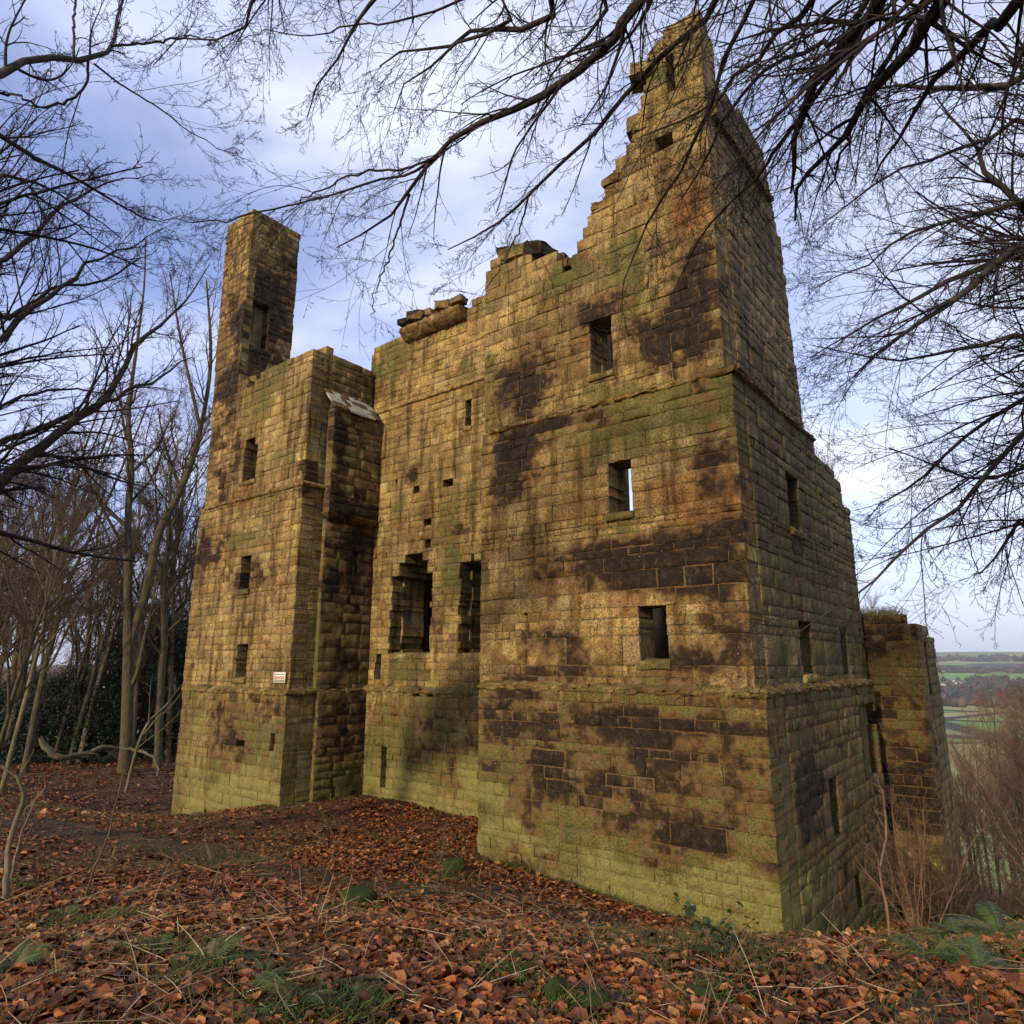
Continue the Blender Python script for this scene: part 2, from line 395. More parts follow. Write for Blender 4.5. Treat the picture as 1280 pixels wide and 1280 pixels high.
    # ---- weathering (material of the stone itself): soot crust (plus painted shade on the stair wing returns), green film, algae at the foot, iron stains
    def stains(sv, zv, rnd):
        q = np.stack([sv, zv, np.full_like(sv, seed * 3.7)], 1)
        nL = fbm(q * np.array([.4, .85, 1]), 4, seed); nM = fbm(q * 1.3 + 5, 3, seed + 9); nS = fbm(q * np.array([.9, .35, 1]) * 1.6, 3, seed + 21)
        A = np.zeros((len(sv), 4))
        A[:, 0] = dark + 1.8 * np.clip(nL - .54, 0, 1) + 1.5 * np.clip(nS - .56, 0, 1)
        A[:, 1] = green + 2.2 * np.clip(nM - .50, 0, 1) + band_green * sstep(zs[-1] - 1.5, zs[-1] - .1, zv + .5 * (nM - .5))
        A[:, 3] = orange + 1.9 * np.clip(fbm(q * .7 + 31, 3, seed + 4) - .55, 0, 1)
        if base is not None and ground_lime:
            hgt = zv - base(sv) - 2.2 * (nM - .5) - 2.4 * (fbm(q * .5 + 77, 3, seed + 2) - .5) + .25
            A[:, 2] += .92 * ground_lime * sstep(1.15, .1, hgt); A[:, 1] += .35 * sstep(2.2, 1.0, hgt) * sstep(.2, 1.1, hgt)
            A[:, 0] *= sstep(.2, 1.2, hgt); A[:, 1] += .55 * sstep(.28, .0, hgt)
        for (pl, c, bs_, bz_, rs, rz, ch, am) in STAIN:
            if plane is not None and pl == plane[0] and abs(c - plane[1]) < .26:
                g_ = np.exp(-((sv - bs_) / rs) ** 2 - ((zv - bz_) / rz) ** 2)
                A[:, CH[ch]] += am * g_ * ((.25 + 1.3 * fbm(q * np.array([.8, 2.2, 1]) + 3, 3, seed + 6)) if ch == 'black' else (.6 + 1.3 * nM)) * (.9 if ch == 'black' else 1)
        A[:, 0] += (rnd - .5) * .2 * np.clip(A[:, 0] * 2.2, 0, 1)
        return np.clip(A, -.3, 1.3)
    rs_ = r.random((m, 3)); rr = rs_[:, 2].repeat(nv)
    tone = np.concatenate([rs_, np.full((m, 1), gray) + r.normal(0, .12, (m, 1))], 1).repeat(nv, 0)
    buf.add(P, Q, 0, sm, np.clip(tone, 0, 1), stains(sdep.ravel(), z_.ravel(), rr))
    # ---- mortar beds: one box per run of stones, a little behind the faces
    R_ = np.array(RUN); k = len(R_); e_ = .010
    A0, A1 = R_[:, 0] + e_, R_[:, 1] - e_; B0, B1 = R_[:, 2].copy(), R_[:, 3].copy()
    nseg = 9
    t = np.linspace(0, 1, nseg)
    sg = A0[:, None] + (A1 - A0)[:, None] * t
    fd = mdep + r.normal(0, .0035, sg.shape)
    zl = np.repeat(B0[:, None], nseg, 1); zh = np.repeat(B1[:, None], nseg, 1) - .004
    st4 = [np.stack([sg, zl, fd], 2), np.stack([sg, zh, fd], 2), np.stack([sg, zh, np.full_like(sg, T)], 2), np.stack([sg, zl, np.full_like(sg, T)], 2)]
    L4 = np.stack(st4, 1)                        # k,4,nseg,3
    sv, zv, dv = L4[..., 0], L4[..., 1], L4[..., 2]
    P = np.stack([o[0] + d[0] * sv - n[0] * dv, o[1] + d[1] * sv - n[1] * dv, zv], -1).reshape(-1, 3)
    q = []
    for a in range(4):
        b = (a + 1) % 4
        for i in range(nseg - 1): q.append((a * nseg + i, a * nseg + i + 1, b * nseg + i + 1, b * nseg + i))
    q.append((0, nseg, 2 * nseg, 3 * nseg)); q.append((4 * nseg - 1, 3 * nseg - 1, 2 * nseg - 1, nseg - 1))
    Q = (np.array(q)[None] + (np.arange(k) * 4 * nseg)[:, None, None]).reshape(-1, 4)
    tone = np.tile(np.array([[.5, .5, .5, gray]]), (len(P), 1))
    buf.add(P, Q, 1, np.zeros(len(Q), bool), tone, stains(sv.ravel(), zv.ravel(), np.full(sv.size, .5)))

def strip(buf, path, prof, seed=3, moss=.0, black=.0, lime=0., gray=0., slen=.8, lump=1.0):
    """a moulding of separate stones along a local polyline; prof = [(out, z)] from the wall foot round to the top"""
    r = np.random.default_rng(seed); path = [np.array(p, float) for p in path]; nP = len(path)
    dirs = [(path[i + 1] - path[i]) / np.linalg.norm(path[i + 1] - path[i]) for i in range(nP - 1)]
    nor = [np.array([q[1], -q[0]]) for q in dirs]
    def miter(i):
        if i == 0: return nor[0]
        if i == nP - 1: return nor[-1]
        mm = nor[i - 1] + nor[i]; return mm / (mm @ nor[i])
    prof = np.array(prof, float); kP = len(prof)
    # refine the profile
    pr = [];
    for i in range(kP - 1):
        for t in np.linspace(0, 1, 3)[:-1]: pr.append(prof[i] * (1 - t) + prof[i + 1] * t)
    pr.append(prof[-1]); pr = np.array(pr); kp = len(pr)
    for i in range(nP - 1):
        Lg = np.linalg.norm(path[i + 1] - path[i]); m0, m1 = miter(i), miter(i + 1); a = 0.0
        while a < Lg - 1e-4:
            w = r.uniform(.6, 1.3) * slen
            if Lg - (a + w) < slen * .5: w = Lg - a
            ns = max(4, int(w / .09)); t = np.linspace(a + (.004 if a > 0 else 0), a + w - (.004 if a + w < Lg - .01 else 0), ns)
            off = r.normal(0, .008); dz = r.normal(0, .006)
            X = []
            for tt in t:
                f = tt / Lg; mm = m0 * (1 - f) + m1 * f; b = path[i] * (1 - f) + path[i + 1] * f
                o_ = pr[:, 0] + off + r.normal(0, .009, kp) * lump; o_[0] = pr[0, 0]; o_[-1] = pr[-1, 0]
                X.append(np.stack([b[0] + mm[0] * o_, b[1] + mm[1] * o_, pr[:, 1] + dz + r.normal(0, .008, kp) * lump], 1))
            X = np.array(X); V = X.reshape(-1, 3); q = []
            for j in range(ns - 1):
                for c in range(kp - 1): q.append((j * kp + c, (j + 1) * kp + c, (j + 1) * kp + c + 1, j * kp + c + 1))
            n0 = len(V); V = np.concatenate([V, X[0], X[-1]])
            for c in range(1, kp - 2, 2): q.append((n0, n0 + c, n0 + c + 1, n0 + min(c + 2, kp - 1))); q.append((n0 + kp, n0 + kp + min(c + 2, kp - 1), n0 + kp + c + 1, n0 + kp + c))
            nn = fbm(V * 1.1, 3, seed)
            st = np.zeros((len(V), 4)); st[:, 1] = moss * (.6 + .9 * nn); st[:, 0] = black * (.4 + 1.2 * nn) ; st[:, 2] = lime * (.3 + 1.3 * fbm(V * 2, 2, seed + 1))
            buf.add(V, np.array(q), 0, np.ones(len(q), bool), np.tile(np.append(r.random(3), gray), (len(V), 1)), st)
            a += w

def rubble(buf, pts, size, seed, moss=.3, black=.3):
    """loose rounded stones on ruined wall heads; pts local (x, y, z)"""
    r = np.random.default_rng(seed)
    import itertools
    base = np.array([(a, b, c) for a in (-1, -.5, .5, 1) for b in (-1, -.5, .5, 1) for c in (-1, -.5, .5, 1)], float)
    idx = {tuple(p): i for i, p in enumerate(base)}
    ax = (-1, -.5, .5, 1); q = []
    for f in range(3):
        for sgn in (-1, 1):
            for i in range(3):
                for j in range(3):
                    c = []
                    for (a, b) in ((i, j), (i + 1, j), (i + 1, j + 1), (i, j + 1)):
                        p = [0, 0, 0]; p[f] = sgn; p[(f + 1) % 3] = ax[a]; p[(f + 2) % 3] = ax[b]; c.append(idx[tuple(p)])
                    q.append(c if sgn > 0 else c[::-1])
    rb = base / np.maximum(1, np.linalg.norm(base, axis=1, keepdims=True)) ; rb = base * .86 + rb * .14
    for p in pts:
        sc = np.array([r.uniform(.8, 1.5), r.uniform(.7, 1.2), r.uniform(.5, .8)]) * size * r.uniform(.7, 1.25) / 2
        a = r.uniform(-.4, .4); ca, sa = math.cos(a), math.sin(a); tl = r.normal(0, .15)
        V = rb * sc + r.normal(0, .10, rb.shape) * sc
        V = np.stack([V[:, 0] * ca - V[:, 1] * sa, V[:, 0] * sa + V[:, 1] * ca, V[:, 2] + V[:, 0] * tl], 1) + np.array(p)
        st = np.zeros((len(V), 4)); st[:, 1] = moss * r.uniform(.3, 1.5) + .3 * (V[:, 2] > p[2]); st[:, 0] = black * r.uniform(.2, 1.6)
        buf.add(V, np.array(q), 0, np.zeros(len(q), bool), np.tile(np.append(r.random(3), .2), (len(V), 1)), st)

castle = link("ruined_castle", None, None, (O[0], O[1], ZB)); castle.rotation_euler = (0, 0, CROT)
tag(castle, "tall roofless ruin of a stone tower house with a jagged gable", "castle ruin")
def wing(name, label=None):
    o = link(name, None, castle, (0, 0, 0)); o['label'] = label
    return o
def put(buf, name, parent):
    o = buf.build(name, parent); o.location = (0, 0, -ZB); return o
def rectF(x0, y0, x1, y1, y):                   # a photo rectangle on plane y -> opening (s0, s1, z0, z1)
    xa, _ = fy(x0, (y0 + y1) / 2, y); xb, _ = fy(x1, (y0 + y1) / 2, y)
    xm = (x0 + x1) / 2
    return (min(xa, xb), max(xa, xb), fy(xm, y1, y)[1], fy(xm, y0, y)[1])
def rectS(x0, y0, x1, y1, x):
    ya, _ = fx(x0, (y0 + y1) / 2, x); yb, _ = fx(x1, (y0 + y1) / 2, x)
    xm = (x0 + x1) / 2
    return (min(ya, yb), max(ya, yb), fx(xm, y1, x)[1], fx(xm, y0, x)[1])
def profF(pts, y):
    a = np.array(sorted(fy(px, py, y) for px, py in pts)); return lambda s: np.interp(s, a[:, 0], a[:, 1])
def profS(pts, x):
    a = np.array(sorted(fx(px, py, x) for px, py in pts)); return lambda s: np.interp(s, a[:, 0], a[:, 1])
def snaps(*rs): return [z for r_ in rs for o_ in r_ for z in (o_[2], o_[3]) if o_[3] - o_[2] > .3]

# ---- the gable wing (nearest)
WN = fy(598, 862, 0)[0]                         # left end of its front
LSIDE = fx(1092, 858, 0)[0]                     # length of its flank
ZL = fy(957, 866, 0)[1]                         # plinth top
ZS = fy(912, 462, .2)[1]                        # upper string
zfoot = -7.0
print("gable wing", WN, LSIDE, ZL, ZS)
gF0 = lambda s: np.interp(s, [WN, 0], [-3.54, -3.83]); gS0 = lambda s: np.interp(s, [0, LSIDE], [-3.83, -5.6])
oF1 = [rectF(761, 580, 789, 640, .2), rectF(799, 757, 833, 826, .2)]
oS1 = [rectS(986, 596, 1000, 662, -.2), rectS(1002, 779, 1017, 844, -.2), rectS(1053, 785, 1061, 843, -.2)]
oS0 = [rectS(1078, 874, 1097, 968, 0), rectS(1040, 972, 1050, 1048, 0), rectS(1071, 1098, 1078, 1135, 0)]
oF2 = [rectF(738, 398, 764, 466, .4), rectF(833, 72, 842, 107, .4), rectF(820, 164, 841, 190, .4)]
# stains on the gable wing, placed as on the real stone
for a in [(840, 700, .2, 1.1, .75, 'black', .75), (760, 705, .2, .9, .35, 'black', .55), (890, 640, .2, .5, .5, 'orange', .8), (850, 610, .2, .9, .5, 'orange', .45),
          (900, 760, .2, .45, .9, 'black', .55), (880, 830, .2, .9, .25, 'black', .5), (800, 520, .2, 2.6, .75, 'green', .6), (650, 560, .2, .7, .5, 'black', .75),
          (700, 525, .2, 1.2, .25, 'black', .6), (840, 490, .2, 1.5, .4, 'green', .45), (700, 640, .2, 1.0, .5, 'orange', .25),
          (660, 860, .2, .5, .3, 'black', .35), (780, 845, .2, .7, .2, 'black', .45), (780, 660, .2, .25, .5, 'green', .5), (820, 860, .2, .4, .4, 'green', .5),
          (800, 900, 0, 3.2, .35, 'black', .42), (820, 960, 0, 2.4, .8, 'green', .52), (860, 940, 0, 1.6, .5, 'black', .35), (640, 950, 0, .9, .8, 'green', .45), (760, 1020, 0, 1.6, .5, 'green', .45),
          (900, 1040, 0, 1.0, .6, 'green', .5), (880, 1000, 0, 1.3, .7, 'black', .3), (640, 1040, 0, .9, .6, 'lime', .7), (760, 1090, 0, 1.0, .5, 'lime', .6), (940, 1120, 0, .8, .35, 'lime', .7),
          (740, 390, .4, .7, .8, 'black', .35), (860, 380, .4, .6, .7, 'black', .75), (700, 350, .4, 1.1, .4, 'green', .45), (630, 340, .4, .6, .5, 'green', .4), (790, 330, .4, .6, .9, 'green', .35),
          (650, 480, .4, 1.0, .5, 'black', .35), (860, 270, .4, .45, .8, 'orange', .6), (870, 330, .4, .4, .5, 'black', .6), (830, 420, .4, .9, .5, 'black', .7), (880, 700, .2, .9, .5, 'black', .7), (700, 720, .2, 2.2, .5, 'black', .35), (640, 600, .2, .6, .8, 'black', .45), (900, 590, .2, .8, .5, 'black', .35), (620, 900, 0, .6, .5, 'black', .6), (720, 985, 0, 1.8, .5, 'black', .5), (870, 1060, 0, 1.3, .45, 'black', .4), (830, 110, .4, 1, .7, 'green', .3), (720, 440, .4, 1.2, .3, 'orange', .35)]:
    stainF(*a)
for a in [(940, 560, -.2, .8, .9, 'green', .6), (960, 620, -.2, .6, 1.2, 'green', .5), (1010, 700, -.2, 1.2, 1.4, 'green', .35), (1050, 800, -.2, .8, .7, 'green', .4), (940, 500, -.2, 1.4, .35, 'black', .5),
          (985, 930, 0, .8, .5, 'green', .5), (1000, 1050, 0, 1.2, .8, 'green', .4), (1020, 1000, 0, 1.2, .9, 'black', .55), (1000, 1130, 0, .9, .4, 'lime', .5), (1060, 1100, 0, 1.0, .8, 'black', .3)]:
    stainS(*a)
gw = wing("gable_wing", "tall wing with jagged gable and dark slit windows")
z0s = courses(zfoot, ZL, .21, .34, 11); z1s = courses(ZL - .02, ZS, .19, .30, 12, snaps(oF1, oS1)); z2s = courses(ZS + .14, 14.6, .18, .29, 13, snaps(oF2[:1]))
b = StoneBuf()
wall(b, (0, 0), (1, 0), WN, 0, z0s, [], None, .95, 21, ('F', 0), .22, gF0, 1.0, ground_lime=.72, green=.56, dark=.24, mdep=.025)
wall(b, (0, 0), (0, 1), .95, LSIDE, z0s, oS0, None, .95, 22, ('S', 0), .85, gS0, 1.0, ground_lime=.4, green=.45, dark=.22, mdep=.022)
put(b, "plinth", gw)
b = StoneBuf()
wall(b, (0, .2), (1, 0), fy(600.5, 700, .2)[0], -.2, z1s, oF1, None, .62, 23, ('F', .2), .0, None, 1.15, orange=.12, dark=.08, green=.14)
put(b, "front_wall", gw)
yE = fx(1085, 845, -.2)[0]
topS1 = profS([(1010, 540), (1020, 562), (1035, 585), (1050, 603), (1057, 628), (1058, 634), (1060, 660)], -.2)
z1b = np.concatenate([z1s, courses(ZS, ZS + 2.4, .22, .32, 14)[1:]])
yU = fx(1006, 546, -.4)[0]
top_s1 = lambda s: np.where(s < yU - .2, ZS, topS1(s))
b = StoneBuf()
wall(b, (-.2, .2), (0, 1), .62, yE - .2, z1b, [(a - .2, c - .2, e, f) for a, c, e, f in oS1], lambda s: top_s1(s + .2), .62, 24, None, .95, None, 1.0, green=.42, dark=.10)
put(b, "side_wall", gw)
topF2 = profF([(600, 338), (606, 335), (622, 322), (640, 314), (665, 316), (695, 314), (704, 330), (712, 327), (722, 300), (735, 268), (746, 248), (760, 230), (770, 205), (786, 180), (792, 158), (799, 130), (806, 105), (808, 72), (822, 52), (846, 30), (868, 20), (880, 18)], .4)
b = StoneBuf()
WN2 = fy(606, 420, .4)[0]
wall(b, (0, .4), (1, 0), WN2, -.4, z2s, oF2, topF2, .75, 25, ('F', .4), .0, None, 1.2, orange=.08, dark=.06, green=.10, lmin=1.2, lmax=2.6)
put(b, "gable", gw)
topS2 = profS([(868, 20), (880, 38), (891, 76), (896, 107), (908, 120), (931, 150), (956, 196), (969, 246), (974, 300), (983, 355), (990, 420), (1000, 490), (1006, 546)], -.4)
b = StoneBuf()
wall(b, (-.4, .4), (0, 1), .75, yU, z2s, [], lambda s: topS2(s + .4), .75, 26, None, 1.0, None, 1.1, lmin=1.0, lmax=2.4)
put(b, "side_gable", gw)
b = StoneBuf()
strip(b, [(WN, 0), (0, 0), (0, LSIDE)], [(-.05, ZL - .09), (.025, ZL - .06), (.035, ZL - .01), (.025, ZL + .015), (-.215, ZL + .10), (-.25, ZL + .10)], 31, moss=.55, lime=.12, black=.35, lump=1.7)
put(b, "plinth_ledge", gw)
b = StoneBuf()
strip(b, [(WN + .06, .2), (-.2, .2), (-.2, yU - .1)], [(-.05, ZS - .07), (.04, ZS - .03), (.055, ZS + .02), (.035, ZS + .05), (-.2, ZS + .15), (-.25, ZS + .15)], 32, moss=.4, black=.4, lump=1.7)
put(b, "string_course", gw)
b = StoneBuf()                                  # old roof line running down the flank
p0, p1 = fx(889, 142, -.4), fx(962, 252, -.4)
nst = 16
for i in range(nst):
    t0, t1 = i / nst, (i + 1) / nst - .008
    ya, za = p0[0] + (p1[0] - p0[0]) * t0, p0[1] + (p1[1] - p0[1]) * t0; yb, zb2 = p0[0] + (p1[0] - p0[0]) * t1, p0[1] + (p1[1] - p0[1]) * t1
    V = np.array([(x, y, z + dz) for (y, z) in ((ya, za), (yb, zb2)) for (x, dz) in ((-.45, -.08), (-.30, -.06), (-.28, .05), (-.45, .10))])
    V += np.random.default_rng(i).normal(0, .008, V.shape)
    b.add(V, np.array([(0, 1, 5, 4), (1, 2, 6, 5), (2, 3, 7, 6), (0, 3, 2, 1), (4, 5, 6, 7)]), 0, np.zeros(5, bool), np.tile([.4, .3, .3, .4], (8, 1)), np.tile([.5, .2, 0, 0], (8, 1)))
put(b, "roof_weathering", gw)
def sill(rect, c, plane, name, parent, moss=.8, out=.07, black=.2):
    b = StoneBuf(); s0, s1, z0, z1 = rect
    prof = [(-.1, z0 - .16), (out * .6, z0 - .15), (out, z0 - .08), (out * .8, z0 - .01), (-.25, z0 + .04)]
    path = [(s0 - .06, c), (s1 + .06, c)] if plane == 'F' else [(c, s0 - .06), (c, s1 + .06)]
    strip(b, path, prof, 40 + int(abs(s0) * 10), moss=moss, black=black, slen=3, lump=1.3); return put(b, name, parent)
for q in oF1: sill(q, .2, 'F', "window_sill", gw)
sill(oF2[0], .4, 'F', "window_sill", gw, .6)
sill(oS1[0], -.2, 'S', "window_sill", gw, .4)
sill(oS1[1], -.2, 'S', "window_sill", gw, .4)
# inner walls of the wing, behind
b = StoneBuf()
wall(b, (WN + .1, 8.2), (0, -1), 0.6, 7.6, courses(zfoot, 3.0, .24, .36, 15), [], None, .7, 27, None, .3)
wall(b, (0, LSIDE), (-1, 0), .2, -WN - .2, courses(zfoot, 1.2, .24, .36, 16), [], lambda s: .9 + .5 * np.sin(s * 1.7), .8, 28, None, .4)
put(b, "rear_wall", gw)
b = StoneBuf()
rg = np.random.default_rng(5)
pts = []
for px, py in [(626, 326), (634, 318), (646, 314), (655, 318), (668, 320), (680, 316), (690, 318), (697, 324), (706, 334), (714, 334), (640, 322), (660, 326), (675, 326)]:
    x_, z_ = fy(px, py, .55 + rg.uniform(0, .35)); pts.append((max(x_, WN2 + .45), .55 + rg.uniform(0, .4), z_ - .06))
rubble(b, pts, .42, 6, .35, .55)
put(b, "wall_head_rubble", gw)
b = StoneBuf()
pts = []
for i in range(34):
    t = rg.uniform(0, 1); xx = np.interp(t, [0, 1], [fy(726, 300, .4)[0], fy(806, 100, .4)[0]]); pts.append((xx + .05, .5 + rg.uniform(0, .55), float(topF2(xx)) - rg.uniform(.02, .16)))
rubble(b, pts, .27, 18, .3, .3)
put(b, "ragged_edge_rubble", gw)
b = StoneBuf()
q = oF2[1]
for px, py, y_, sd in ((802, 92, .5, 8), (822, 58, .6, 28), (796, 150, .6, 38)):
    b = StoneBuf(); rubble(b, [(fy(px, py, .4)[0], y_, fy(px, py, .4)[1])], .46, sd, .3, .2); put(b, "loose_cap_stone", gw)

# ---- the stair wing with the chimney-like turret, farther along the front
XR = fy(359, 862, 0)[0]; XL = fy(229, 857, 0)[0]
ZLl = fy(359, 866, 0)[1]; ZSl = fy(374, 604, .15)[1]
YIN = fx(455, 861, XR)[0]                       # recess depth
print("stair wing", XL, XR, ZLl, ZSl, YIN)
sw = wing("stair_wing", "narrow wing topped by a broken slender turret")
gFl = lambda s: np.interp(s, [XL, XR], [-4.51, -3.51]); gRl = lambda s: np.interp(s, [0, YIN], [-3.51, -3.57])
I1, I2 = .18, .33
oL0 = [rectF(295, 919, 305, 936, 0), rectF(337, 921, 342, 938, 0)]
oL1 = [rectF(300, 695, 312, 737, I1), rectF(295, 805, 308, 848, I1)]
oL2 = [rectF(304, 558, 320, 600, I2), rectF(307, 551, 318, 559, I2)]
_el = np.array([fy(px, py, I2)[::-1] for px, py in [(243, 760), (255, 640), (263, 540), (270, 440), (277, 360), (284, 285)]]); XLz = lambda z: float(np.interp(z, _el[:, 0], _el[:, 1]))
XT, ZT = fy(311, 330, I2); ztop = fy(312, 266, I2)[1]
print("turret", XT, ztop)
for a in [(300, 620, I2, 1.0, .5, 'orange', .7), (290, 590, I2, 1.0, .5, 'black', .35), (320, 670, I1, 1.5, .4, 'green', .5), (300, 720, I1, 1.8, .6, 'black', .3), (340, 680, I1, .6, .4, 'orange', .4),
          (330, 500, I2, 1.4, .8, 'green', .45), (280, 500, I2, .6, 1.5, 'black', .3), (300, 400, I2, .6, .8, 'black', .6), (310, 920, 0, 1.3, .5, 'green', .6), (330, 885, 0, 1.4, .3, 'black', .5), (285, 900, 0, 1, .4, 'black', .3),
          (235, 960, 0, .9, 1.2, 'lime', .55), (300, 980, 0, 2.2, .6, 'lime', .5), (250, 900, 0, .6, .5, 'lime', .3), (375, 600, I1, .5, .5, 'black', .5)]:
    stainF(*a)
z0l = courses(zfoot, ZLl, .20, .32, 51); z1l = courses(ZLl - .02, ZSl, .18, .29, 52, snaps(oL1)); 
zwt = fy(386, 433, I2)[1]
oT = [rectS(317, 378, 335, 432, XT)]
z2l = courses(ZSl + .12, ztop + .08, .2, .3, 53, [oL2[0][2], oL2[0][3], oT[0][2], oT[0][3]])
b = StoneBuf()
wall(b, (0, 0), (1, 0), XL, XR, z0l, oL0, None, .9, 61, ('F', 0), .05, gFl, 1.0, ground_lime=.75, green=.40, dark=.20, mdep=.022, lmin=1.0, lmax=2.2)
put(b, "front_plinth", sw)
b = StoneBuf()
wall(b, (XR, 0), (0, 1), .9, YIN + .1, z0l, [], None, .9, 62, ('S', XR), .3, gRl, 1.0, ground_lime=.3, green=.4, dark=.55)  # dark is real black crust plus shade painted in against the grazing sun
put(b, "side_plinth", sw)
b = StoneBuf()
wall(b, (0, I1), (1, 0), XLz, XR - I1, z1l, oL1, None, .8, 63, ('F', I1), .0, None, 1.1, dark=.08, green=.05, lmin=1.0, lmax=2.4)
put(b, "front_wall", sw)
b = StoneBuf()
wall(b, (XR - I1, 0), (0, 1), I1 + .8, YIN + .1, z1l, [], None, .8, 64, ('S', XR - I1), .35, None, 1.1, green=.4, dark=.44)  # crust deepened here too, part stain and part painted shade
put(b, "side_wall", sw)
topL2 = lambda s: np.interp(s, [XL, XT - .02, XT + .05, XT + .25, XT + .6, XT + 1.1, XT + 1.6, XR], [ztop + .5, ztop + .1, zwt + .25, zwt - .25, zwt - .62, zwt - .42, zwt - .12, zwt])
b = StoneBuf()
wall(b, (0, I2), (1, 0), XLz, XT, z2l, [], None, .3, 65, ('F', I2), .0, None, 1.15, lmin=1.0, lmax=2.4, dark=.30)
wall(b, (0, I2), (1, 0), XT, XR - I2, z2l, oL2, topL2, .75, 165, ('F', I2), .0, None, 1.15, lmin=1.0, lmax=2.4, dark=.05, green=.12)
put(b, "upper_wall", sw)
yT1 = fx(377, 292, XT)[0]
zt2 = fx(377, 290, XT)[1]
topT = lambda s: np.interp(s, [I2, I2 + .5, I2 + .9, yT1 - .5, yT1], [ztop + .1, ztop + .02, zt2 + .02, zt2 - .1, zt2 + .12])
oT = [rectS(317, 378, 335, 432, XT)]
print("turret depth", yT1, oT)
zT = z2l[z2l > zwt - 1.5]
stainF(295, 400, I2, .9, .8, 'black', .8); stainF(285, 450, I2, .8, .7, 'black', .7); stainS(330, 380, XT, 1.2, 1.0, 'black', .9); stainS(345, 330, XT, 1.5, .6, 'green', .35); stainS(315, 440, XT, .6, 1.0, 'black', .8)
b = StoneBuf()
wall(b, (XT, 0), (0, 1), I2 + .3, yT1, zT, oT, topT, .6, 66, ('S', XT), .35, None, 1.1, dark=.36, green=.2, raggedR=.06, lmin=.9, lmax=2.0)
wall(b, (0, yT1), (-1, 0), -XT + .6, -XL - .1, zT, [], None, .5, 67, None, .3, raggedL=.0)
wall(b, (XL + .1, 0), (0, -1), -yT1 + .5, -I2 - .3, z2l, [], None, .5, 68, None, .3)
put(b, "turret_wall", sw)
zsr = courses(ZSl + .12, zwt + .3, .2, .3, 54)
zrt = fx(458, 446, XR - I2)[1]
b = StoneBuf()
wall(b, (XR - I2, 0), (0, 1), I2 + .75, YIN + .1, zsr, [], lambda s: np.interp(s, [0, 1, 2, 3], [zwt, zwt - .05, zwt - .1, zwt - .05]), .75, 69, ('S', XR - I2), .3, None, 1.1, dark=.18, green=.12)
put(b, "upper_side_wall", sw)
b = StoneBuf()                                  # plain outer faces that only other viewpoints see
wall(b, (XL, 0), (0, -1), -5.2, -.9, z0l, [], None, .9, 70, None, .3)
wall(b, (XL + .12, 0), (0, -1), -5.2, -I1 - .8, z1l, [], None, .8, 71, None, .3)
put(b, "outer_side_wall", sw)
b = StoneBuf()
strip(b, [(XL, 6), (XL, 0), (XR, 0), (XR, YIN)][1:], [(-.05, ZLl - .09), (.025, ZLl - .07), (.035, ZLl - .01), (.02, ZLl + .02), (-.19, ZLl + .12), (-.25, ZLl + .12)], 72, moss=.6, black=.3, lime=.12, lump=1.7)
put(b, "plinth_ledge", sw)
b = StoneBuf()
strip(b, [(XL - .06, I1), (XR - I1, I1), (XR - I1, 1.1)], [(-.05, ZSl - .1), (.05, ZSl - .06), (.06, ZSl + .01), (.03, ZSl + .04), (-.16, ZSl + .13), (-.2, ZSl + .13)], 73, moss=.3, black=.3)
put(b, "string_course", sw)
for q in oL1: sill(q, I1, 'F', "window_sill", sw, .7, .05)
sill(oL2[0], I2, 'F', "window_sill", sw, .2, .05, .6)
b = StoneBuf()
pts = [(XT + t, I2 + .25 + rg.uniform(0, .4), float(topL2(XT + t)) + rg.uniform(-.1, .12)) for t in np.linspace(.1, 1.5, 10)]
pts += [(XT + .25 + rg.uniform(0, .5), I2 + .6 + i * .2, zwt - .62 + rg.uniform(-.1, .1)) for i in range(6)]
rubble(b, pts, .42, 9, .5, .5)
put(b, "wall_head_rubble", sw)
# stair oriel in the angle, with a sloping stone roof
PX = .30
XO = XR - I1 + PX
yo = fx(411, 640, XO)[0]; zo1 = fx(411, 640, XO)[1]; zo2 = fx(421, 510, XO)[1]; zo3 = fx(406, 488, XR - I2)[1]
print("oriel", XO, yo, zo1, zo2, zo3)
stainS(440, 640, XO, 1.2, .6, 'black', .6); stainS(425, 560, XO, .4, 1.2, 'black', .6)
oO = [rectF(405, 533, 408, 574, yo)]
b = StoneBuf()
zor = courses(zo1, zo2, .22, .34, 55)
wall(b, (XO, 0), (0, 1), yo, YIN + .2, zor, [], None, .3, 74, ('S', XO), .3, None, 1.0, green=.42, dark=.3)  # oriel darkened like the return walls: black stain with shade painted in
wall(b, (0, yo), (1, 0), XR - I1 - .1, XO - .3, zor, [], None, .3, 75, None, .0, None, 1.0)
PX2 = .13
zor2 = courses(ZLl - .02, zo1 - .02, .24, .36, 56); zor0 = courses(zfoot, ZLl, .24, .36, 57)
oO2 = [rectS(441, 695, 447, 718, XR - I1 + PX2)]
wall(b, (XR - I1 + PX2, 0), (0, 1), yo + .04, YIN + .2, zor2, oO2, None, .3, 76, None, .3, None, 1.0, green=.45, dark=.3)
wall(b, (0, yo + .04), (1, 0), XR - I1 - .1, XR - I1 + PX2 - .3, zor2, [], None, .3, 77, None, .0)
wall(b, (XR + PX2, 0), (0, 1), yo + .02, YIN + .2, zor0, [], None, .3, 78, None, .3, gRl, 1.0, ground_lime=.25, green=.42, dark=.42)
wall(b, (0, yo + .02), (1, 0), XR - .1, XR + PX2 - .3, zor0, [], None, .3, 79, None, .1, gRl, 1.0, ground_lime=.4)
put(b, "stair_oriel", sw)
b = StoneBuf()
